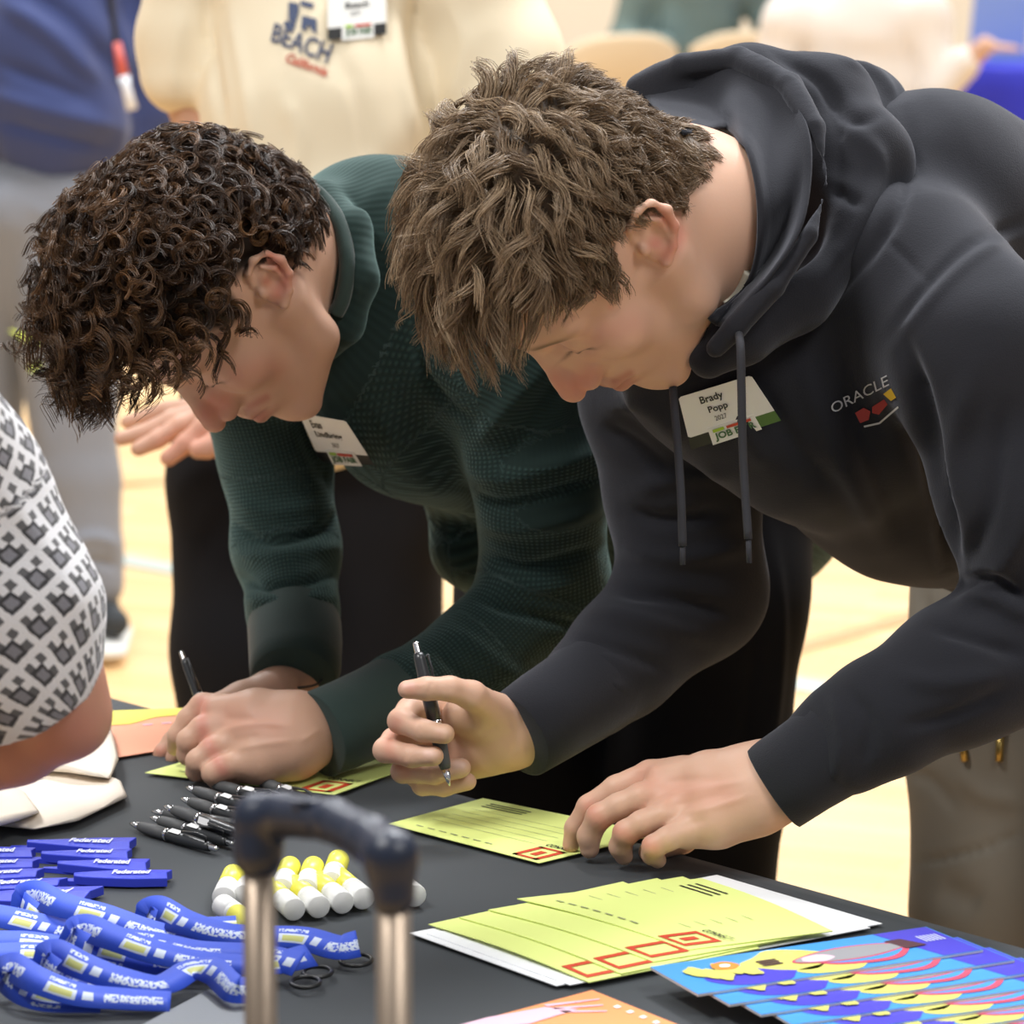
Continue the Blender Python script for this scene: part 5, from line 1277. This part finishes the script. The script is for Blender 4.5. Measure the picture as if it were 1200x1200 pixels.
# ------------------------------------------------------------------ lanyards
M_lan = mat('blue_lanyard_ribbon', (.02, .07, .62), .6, sheen=.1)
nt = M_lan.node_tree; b = nt.nodes['Principled BSDF']
at_ = nt.nodes.new('ShaderNodeAttribute'); at_.attribute_name = 'limb'; sx = nt.nodes.new('ShaderNodeSeparateXYZ'); nt.links.new(at_.outputs['Vector'], sx.inputs[0])
def mth(op, a, b_=None, c=None):
    n = nt.nodes.new('ShaderNodeMath'); n.operation = op
    for i, x in enumerate((a, b_, c)):
        if x is None: continue
        if isinstance(x, (int, float)): n.inputs[i].default_value = x
        else: nt.links.new(x, n.inputs[i])
    return n.outputs[0]
X, Y = sx.outputs[0], sx.outputs[1]
per = mth('MODULO', X, .115)
inbox = lambda a0, a1, b0, b1: mth('MULTIPLY', mth('MULTIPLY', mth('GREATER_THAN', per, a0), mth('LESS_THAN', per, a1)), mth('MULTIPLY', mth('GREATER_THAN', Y, b0), mth('LESS_THAN', Y, b1)))
cmb = nt.nodes.new('ShaderNodeCombineXYZ'); nt.links.new(mth('MULTIPLY', X, 1), cmb.inputs[0]); nt.links.new(mth('MULTIPLY', Y, .02), cmb.inputs[1])
nz = nt.nodes.new('ShaderNodeTexNoise'); nz.inputs['Scale'].default_value = 420; nt.links.new(cmb.outputs[0], nz.inputs['Vector'])
glyph = mth('GREATER_THAN', nz.outputs['Fac'], .46)
txt = mth('MULTIPLY', inbox(.045, .090, .28, .66), glyph); tx2 = mth('MULTIPLY', inbox(.0, .022, .72, .86), glyph); dot = inbox(.029, .037, .3, .66)
white = mth('MINIMUM', mth('ADD', mth('ADD', txt, tx2), mth('ADD', dot, inbox(.0, .024, .22, .64))), 1)
yel = mth('MULTIPLY', inbox(.003, .021, .30, .56), 1)
m1 = nt.nodes.new('ShaderNodeMix'); m1.data_type = 'RGBA'; m1.inputs[6].default_value = (.018, .075, .62, 1); m1.inputs[7].default_value = (.62, .70, .85, 1); nt.links.new(white, m1.inputs[0])
m2_ = nt.nodes.new('ShaderNodeMix'); m2_.data_type = 'RGBA'; m2_.inputs[7].default_value = (.58, .60, .20, 1); nt.links.new(m1.outputs[2], m2_.inputs[6]); nt.links.new(yel, m2_.inputs[0]); nt.links.new(m2_.outputs[2], b.inputs['Base Color'])
M_ring = mat('black_plastic_loop', (.015, .015, .015), .35)
def lanyard(label, strips, ring=None, hook=None):
    root = empty('lanyard', WZ(strips[0][0][0], strips[0][0][1], TZ), label, 'lanyard', 'blue printed lanyards in the heap')
    for st in strips:
        pts = smooth_poly(st, 10); A_ = []; B_ = []; L = [0]
        C_ = [WZ(p[0], p[1], TZ + p[2]) for p in pts]
        for i in range(1, len(C_)): L.append(L[-1] + np.linalg.norm(C_[i] - C_[i - 1]))
        V = []; at = []; F = []
        for i, (c, p) in enumerate(zip(C_, pts)):
            t = C_[min(i + 1, len(C_) - 1)] - C_[max(i - 1, 0)]; t /= np.linalg.norm(t); side = np.cross([0, 0, 1.], t); side /= np.linalg.norm(side) + 1e-9
            tilt = (p[3] * .9 + .38) * float(np.clip(t[0] * 4, -1, 1)); n = np.cross(t, side); dv = side * math.cos(tilt) + n * math.sin(tilt); w = .0115
            if dv[2] < 0 and False: dv = -dv
            lift = abs(math.sin(tilt)) * w
            for k in (-1, 1): V.append(c + dv * w * k + [0, 0, lift]); at.append((L[i] + st[0][0] * .0007 % .1, .5 + .5 * k, 0))
        for i in range(len(C_) - 1): F.append((2 * i, 2 * i + 2, 2 * i + 3, 2 * i + 1))
        o = pmesh('ribbon', V, np.array(F), M_lan, root, True, {'limb': np.array(at)})
        so = o.modifiers.new('t', 'SOLIDIFY'); so.thickness = .0009; so.offset = 0
    if ring:
        for (u, v, r) in ring:
            c = WZ(u, v, TZ + .004); P = [c + np.array([r * 1.4 * math.cos(a), r * 1.7 * math.sin(a), 0]) for a in np.linspace(0, 6.283, 36)]
            MB().tube(P, .0018, 8, cap=False).build('loop', M_ring, root, True)
# strips: (u, v, height, tilt)
lanyard('blue printed lanyard farthest back, folded end at left, running to the handle', [[(165, 1112, .004, .3), (110, 1108, .004, .3), (50, 1092, .004, .5), (26, 1074, .008, 1.1), (40, 1062, .016, .9), (70, 1070, .022, .35), (120, 1082, .018, .25), (175, 1098, .012, .1), (240, 1112, .010, .0), (300, 1116, .008, .0), (340, 1112, .006, 0)]])
lanyard('blue printed lanyard with folded end right of centre and a black loop farthest right', [[(290, 1094, .004, .2), (230, 1098, .004, .3), (185, 1098, .005, .6), (172, 1088, .009, 1.1), (186, 1080, .016, .8), (215, 1090, .020, .3), (260, 1102, .016, .2), (310, 1104, .012, .1), (355, 1108, .010, .2), (395, 1120, .008, .3), (420, 1118, .008, .5)]], [(417, 1125, .009)])
lanyard('blue printed lanyard looped in the middle of the heap with a black loop', [[(300, 1138, .004, .2), (200, 1140, .004, .25), (120, 1130, .005, .6), (84, 1117, .010, 1.15), (98, 1102, .018, .8), (130, 1108, .022, .3), (180, 1124, .016, .2), (240, 1135, .010, .1), (310, 1138, .009, .1), (365, 1128, .008, .2)]], [(372, 1139, .008)])
lanyard('blue printed lanyard entering at the left edge, second row of the heap', [[(-30, 1078, .010, .2), (10, 1084, .010, .2), (60, 1096, .008, .2), (110, 1104, .008, .15), (180, 1112, .013, .1), (230, 1122, .014, .1), (300, 1126, .012, .1), (350, 1140, .008, .3)]], [(358, 1151, .008)])
lanyard('blue printed lanyard lying straight at the left edge, middle row', [[(-30, 1112, .008, .15), (30, 1112, .008, .15), (90, 1120, .006, .1), (150, 1128, .005, .1)], [(-30, 1126, .004, .1), (40, 1124, .004, .1), (110, 1132, .004, .1)]])
lanyard('blue printed lanyard with the second nearest fold, running right to the rod', [[(150, 1168, .004, .2), (90, 1165, .004, .4), (52, 1146, .010, 1.0), (64, 1132, .018, .8), (95, 1142, .020, .35), (140, 1156, .014, .2), (190, 1160, .010, .0), (225, 1142, .012, .0), (250, 1150, .012, .5), (272, 1170, .010, .5), (292, 1172, .008, .4)]])
lanyard('blue printed lanyard nearest the grey folder, fold at the left edge', [[(120, 1182, .003, .2), (50, 1180, .003, .3), (8, 1164, .006, 1.0), (14, 1148, .016, .8), (40, 1158, .018, .35), (90, 1174, .010, .2), (140, 1178, .006, .1), (200, 1180, .004, .0)]])
o, C = thick_sheet('folder', [(60, 1260), (420, 1290), (300, 1186), (245, 1162)], .002, .002, mat('grey_card_folder', (.22, .235, .26), .6)); tag(o, 'plain grey folder at the front left edge below the lanyards', 'folder')
# ------------------------------------------------------------------ canvas bags
M_canvas = mat('natural_canvas', (.78, .70, .60), .92, bump=(900, .3, .0008))
def bag(outline, h0, t, label, seed):
    O_ = np.array(outline, float); m_ = len(O_); P = np.array([O_[i] * (1 - t) + O_[(i + 1) % m_] * t for i in range(m_) for t in (.04, .3, .6, .96)]); c = np.mean(P, 0); rings = []; n = len(P)
    R_ = [(1.0, 0), (1.015, t * .3), (1.0, t * .8), (.96, t), (.7, t), (.35, t), (.05, t)]
    V = []
    for k, (r, z) in enumerate(R_):
        for p in P:
            q_ = c + (p - c) * r; w = WZ(q_[0], q_[1], TZ + h0 + z); w[2] += (.0035 * math.sin(w[0] * 60 + seed) * math.sin(w[1] * 45 + seed * 2) if k > 2 else 0) + (.002 if k > 2 else 0); V.append(w)
    F = [(j * n + i, j * n + (i + 1) % n, (j + 1) * n + (i + 1) % n, (j + 1) * n + i) for j in range(len(R_) - 1) for i in range(n)]
    F.append(tuple(range((len(R_) - 1) * n, len(R_) * n)))
    nrm = sum((P[i][0] * P[(i + 1) % n][1] - P[(i + 1) % n][0] * P[i][1]) for i in range(n))
    if nrm > 0: F = [f[::-1] for f in F]
    o = pmesh('canvas_bag', V, F, M_canvas, None, True); tag(o, label, 'bag', 'folded natural canvas bags'); return o
bag([(-90, 930), (-20, 965), (40, 972), (90, 962), (148, 934), (140, 915), (100, 898), (60, 880), (-20, 872)], .003, .007, 'folded natural canvas bag, lower one reaching farthest right', 1)
bag([(-90, 860), (20, 850), (90, 838), (128, 850), (134, 872), (138, 890), (128, 912), (80, 905), (20, 900), (-60, 900)], .012, .008, 'folded natural canvas bag lying behind, beside the coral flyer', 2)
bag([(-90, 920), (-10, 912), (28, 928), (46, 952), (20, 962), (-30, 976), (-80, 975)], .014, .008, 'folded natural canvas bag nearest the blue clips at the left edge', 3)
# ------------------------------------------------------------------ magazines
M_mag = mat('cyan_cover', (.06, .30, .72), .35, spec=.5); M_magp = mat('violet_blue_print', (.07, .06, .55), .35); M_magy = mat('pale_yellow_print', (.68, .66, .16), .35); M_magg = mat('grey_photo_print', (.30, .30, .32), .35); M_magr = mat('crimson_print', (.62, .08, .14), .35); M_mago = mat('orange_print', (.75, .28, .05), .35); M_pages = mat('page_edges', (.6, .6, .62), .7); M_maroonp = mat('dark_maroon_print', (.08, .03, .04), .4)
NMAG = 7
for i in range(NMAG):
    du, dv = i * 37.0, i * 12.0
    q_ = [(762 + du, 1136 + dv), (818 + du, 1168 + dv), (1152 + du, 1116 + dv), (1085 + du, 1089 + dv)]
    h_ = .0024 + (NMAG - 1 - i) * .0026
    C = [WZ(u, v, TZ + h_) for u, v in q_]
    root = empty('brochure', np.mean(C, 0), 'blue illustrated brochure, ' + ['farthest and topmost of the fan, fully visible', 'second from the far end of the fan', 'third from the far end of the fan', 'fourth from the far end of the fan', 'fifth from the far end of the fan', 'second nearest of the fan at the picture edge', 'nearest of the fan at the bottom right corner'][i], 'brochure', 'fanned illustrated brochures')
    MB().prism(C, .0018).build('pages', M_pages, root)
    Ct = [c + np.array([0, 0, .0018]) for c in C]; cv = MB().prism(Ct, .0003).build('cover', M_mag, root)
    Ct = [c + np.array([0, 0, .0003]) for c in Ct]
    def f2(nm, pts, m, lift=.0003): return fl(nm, [(min(.99, max(.01, a)), min(.995, max(.005, b))) for a, b in pts], m, cv, Ct, lift)
    def bl(cs, ct, rs, rt, m, lift, wob=.12, k=5, n=26, ph=0): f2('cover_print', [(cs + rs * math.cos(a) * (1 + wob * math.sin(k * a + ph)), ct + rt * math.sin(a) * (1 + wob * math.cos(k * a + ph))) for a in np.linspace(0, 6.283, n)[:-1]], m, lift)
    f2('cover_print', [(.0, .80), (1, .86), (1, 1), (0, 1)], M_magp, .0002)
    bl(.72, .24, .30, .15, M_magp, .0003, .1, 3)
    bl(.42, .42, .34, .15, M_magy, .0004, .14, 4, 30, 1); bl(.84, .50, .16, .12, M_magy, .0004, .1, 3)
    bl(.62, .64, .26, .17, M_magr, .0006, .08, 3, 30); bl(.60, .635, .20, .155, M_mag, .0007, .08, 3, 30)
    bl(.50, .62, .20, .20, M_magr, .0008, .10, 2, 30, 2); bl(.50, .62, .17, .19, M_magg, .0009, .10, 2, 30, 2); bl(.52, .50, .11, .055, M_pinkp, .001, .05)
    f2('cover_print', [(.30, .78), (.62, .80), (.60, .88), (.30, .84)], M_maroonp, .0010)
    for k in range(6): bl(.40 + .10 * (k % 3), .09 + .032 * k, .17, .030, M_magy, .0012 + .0001 * k, .2, 3, 16, k)
    bl(.36, .20, .13, .045, M_mago, .0019, .05); bl(.36, .20, .05, .018, M_white, .002, .05)
    for k in range(3): f2('cover_print', [(.34 + .07 * k, .31), (.38 + .07 * k, .31), (.38 + .07 * k, .38), (.34 + .07 * k, .38)], M_maroonp, .0012)
    for k in range(6): f2('cover_print', [(.28, .90 + k * .013), (.5, .90 + k * .013), (.5, .906 + k * .013), (.28, .906 + k * .013)], M_bluel, .0006)
# ------------------------------------------------------------------ luggage handle in front
M_hnd = mat('navy_handle_plastic', (.008, .014, .034), .38, spec=.5); M_rod = mat('brushed_steel_rod', (.34, .27, .21), .38, metal=.85)
H0 = W(316, 975, 2.15); H1 = W(456, 1010, 2.02)
Lg = empty('trolley_suitcase', (float((H0[0] + H1[0]) / 2), float((H0[1] + H1[1]) / 2), 0), 'wheeled suitcase standing before the table with navy telescopic handle raised', 'suitcase')
s = SDF()
A0, A1 = W(312, 968, 2.15), W(452, 1005, 2.02)
s.chain([W(302, 995, 2.15), W(304, 960, 2.15), W(330, 955, 2.14), W(390, 962, 2.09), W(435, 985, 2.05), W(458, 1004, 2.02), W(461, 1050, 2.02)], [.0135, .0150, .0130, .0125, .0135, .0150, .0125], .008)
s.chain([W(303, 1002, 2.15), W(303, 990, 2.15)], [.0145, .0145], .004)
s.ell(W(365, 942, 2.105), (.012, .008, .004), k=.002)
V, F = surfnet(s, .0016); V = relax(V, F, 2); pmesh('handle_grip', V, F, M_hnd, Lg)
MB().tube([W(365, 941, 2.10) , W(365, 937, 2.10)], [.008, .0065], 20).build('release_button', M_hnd, Lg, True)
for (u0, v0, D0) in ((303, 1010, 2.15), (461, 1045, 2.02)):
    p = W(u0, v0, D0); MB().tube([p, (p[0], p[1], .60)], .0098, 16, flat=(1, 1)).build('handle_rod', M_rod, Lg, True)
c = (H0 + H1) / 2; dx = H1 - H0; dx[2] = 0; dx /= np.linalg.norm(dx); dy = np.array([-dx[1], dx[0], 0]); R_ = np.stack([dx, dy, [0, 0, 1]], 1)
MB().box((c[0], c[1], .33), (.36, .22, .54), R_).build('shell', mat('navy_suitcase_fabric', (.02, .03, .07), .7), Lg, bevel=.03)
for a in (-1, 1):
    for b_ in (-1, 1):
        p = np.array([c[0], c[1], .03]) + dx * .14 * a + dy * .07 * b_; MB().tube([p - dy * .012, p + dy * .012], .03, 20).build('wheel', M_black, Lg, True)
# ------------------------------------------------------------------ knitted sleeve at the left
M_hound = mat('black_white_knit', (.7, .7, .72), .95, sheen=.3, bump=(500, .4, .002))
nt = M_hound.node_tree; b = nt.nodes['Principled BSDF']; at_ = nt.nodes.new('ShaderNodeAttribute'); at_.attribute_name = 'limb'; sx = nt.nodes.new('ShaderNodeSeparateXYZ')
rot = nt.nodes.new('ShaderNodeVectorRotate'); rot.rotation_type = 'Z_AXIS'; rot.inputs['Angle'].default_value = .25; nt.links.new(at_.outputs['Vector'], rot.inputs['Vector'])
nzz = nt.nodes.new('ShaderNodeTexNoise'); nzz.inputs['Scale'].default_value = 160; nt.links.new(at_.outputs['Vector'], nzz.inputs['Vector'])
ad = nt.nodes.new('ShaderNodeMixRGB'); ad.blend_type = 'LINEAR_LIGHT'; ad.inputs[0].default_value = .0014; nt.links.new(rot.outputs[0], ad.inputs[1]); nt.links.new(nzz.outputs['Color'], ad.inputs[2]); nt.links.new(ad.outputs[0], sx.inputs[0])
X, Y = mth('DIVIDE', sx.outputs[0], .026), mth('DIVIDE', sx.outputs[1], .020)
fx, fy = mth('FRACT', mth('ADD', X, 50)), mth('FRACT', mth('ADD', Y, 50))
bx = mth('LESS_THAN', mth('ABSOLUTE', mth('SUBTRACT', fx, .5)), .27); by = mth('LESS_THAN', mth('ABSOLUTE', mth('SUBTRACT', fy, .5)), .27)
core = mth('MULTIPLY', bx, by)
f2x, f2y = mth('FRACT', mth('ADD', mth('MULTIPLY', X, 2), 50.25)), mth('FRACT', mth('ADD', mth('MULTIPLY', Y, 2), 50.25))
tick = mth('MULTIPLY', mth('LESS_THAN', mth('ABSOLUTE', mth('SUBTRACT', f2x, .5)), .26), mth('LESS_THAN', mth('ABSOLUTE', mth('SUBTRACT', f2y, .5)), .26))
edge = mth('MINIMUM', mth('ADD', core, mth('MULTIPLY', tick, .9)), 1)
inner = mth('MULTIPLY', mth('LESS_THAN', mth('ABSOLUTE', mth('SUBTRACT', fx, .5)), .16), mth('LESS_THAN', mth('ABSOLUTE', mth('SUBTRACT', fy, .5)), .16))
m1 = nt.nodes.new('ShaderNodeMix'); m1.data_type = 'RGBA'; m1.inputs[6].default_value = (.74, .74, .77, 1); m1.inputs[7].default_value = (.045, .045, .05, 1); nt.links.new(edge, m1.inputs[0])
m2_ = nt.nodes.new('ShaderNodeMix'); m2_.data_type = 'RGBA'; m2_.inputs[7].default_value = (.22, .22, .25, 1); nt.links.new(m1.outputs[2], m2_.inputs[6]); nt.links.new(inner, m2_.inputs[0]); nt.links.new(m2_.outputs[2], b.inputs['Base Color'])
D5 = 2.72
P5 = empty('person', W(-260, 1900, 2.6) * np.array([1, 1, 0]), 'person in a black-and-white patterned knit whose elbow enters at the left edge', 'person')
slv = [(-190, 380, 2.60, 120), (-70, 600, D5, 128), (-8, 730, D5, 128), (5, 780, D5, 106)]
s = SDF()
s.px([(-330, 60, 2.55, 70), (-330, 140, 2.55, 72)], k=.03); s.sub_local(head_sdf(), frame(-60, 20), W(-330, -40, 2.55), 1.0)
s.px([(-340, 260, 2.5, 170), (-350, 700, 2.45, 180), (-350, 1000, 2.45, 190)], k=.05)
s.px([(-200, 380, 2.58, 90), (-30, 700, D5, 76), (60, 800, D5 + .01, 60), (78, 838, D5 + .02, 50), (20, 872, D5 + .04, 46), (-60, 905, D5 + .06, 40), (-160, 930, D5 + .08, 34)], k=.03)
s.px([(-160, 930, D5 + .08, 36), (-210, 942, D5 + .09, 38), (-240, 950, D5 + .09, 30)], k=.01)
for i in range(4): s.px([(-235, 932 + i * 13, D5 + .09, 13), (-290, 938 + i * 13, D5 + .10, 12), (-325, 950 + i * 11, D5 + .11, 10)], k=.004)
s.px([(-205, 925, D5 + .06, 14), (-240, 915, D5 + .05, 12), (-268, 920, D5 + .05, 10)], k=.005)
body_of(P5, s, (.55, .28, .20), [([(90, 860), (0, 900)], 40, (.5, .2, .15), .5)], .0045)
bg_hair(-330, -40, 2.55, 1.0, -60, 20, M_greyh, P5)
s = SDF(); s.px(slv, k=.03); s.px([(-340, 240, 2.5, 200), (-350, 700, 2.45, 215), (-350, 1000, 2.45, 225)], k=.05)
s.px([(-300, 250, 2.5, 150), (-190, 380, 2.60, 120)], k=.05)
s.cone(W(90, 875, D5), W(40, 900, D5), .035, .04, .006, '-')
garment('sweater', s, .0045, M_hound, P5, [([(-20, 560), (60, 650), (100, 740)], 20, 3)], (.0025, 12, 21), [[(-190, 380, 2.60, 120), (-70, 600, D5, 128), (60, 800, D5, 110), (200, 1000, D5, 110)], [(-340, 240, 2.5, 200), (-350, 1000, 2.45, 225)]])
# trousers and shoes keep the sleeve's owner standing on the floor
s = SDF(); s.px([(-350, 1000, 2.45, 215), (-410, 1300, 2.45, 140), (-410, 1900, 2.5, 90), (-410, 2600, 2.55, 70)], k=.03); s.px([(-350, 1000, 2.45, 215), (-270, 1300, 2.45, 140), (-270, 1900, 2.5, 90), (-270, 2600, 2.55, 70)], k=.03)
V, F = surfnet(s, .010); V[:, 2] = np.maximum(V[:, 2], 0.01); pmesh('trousers', V, F, M_black, P5)
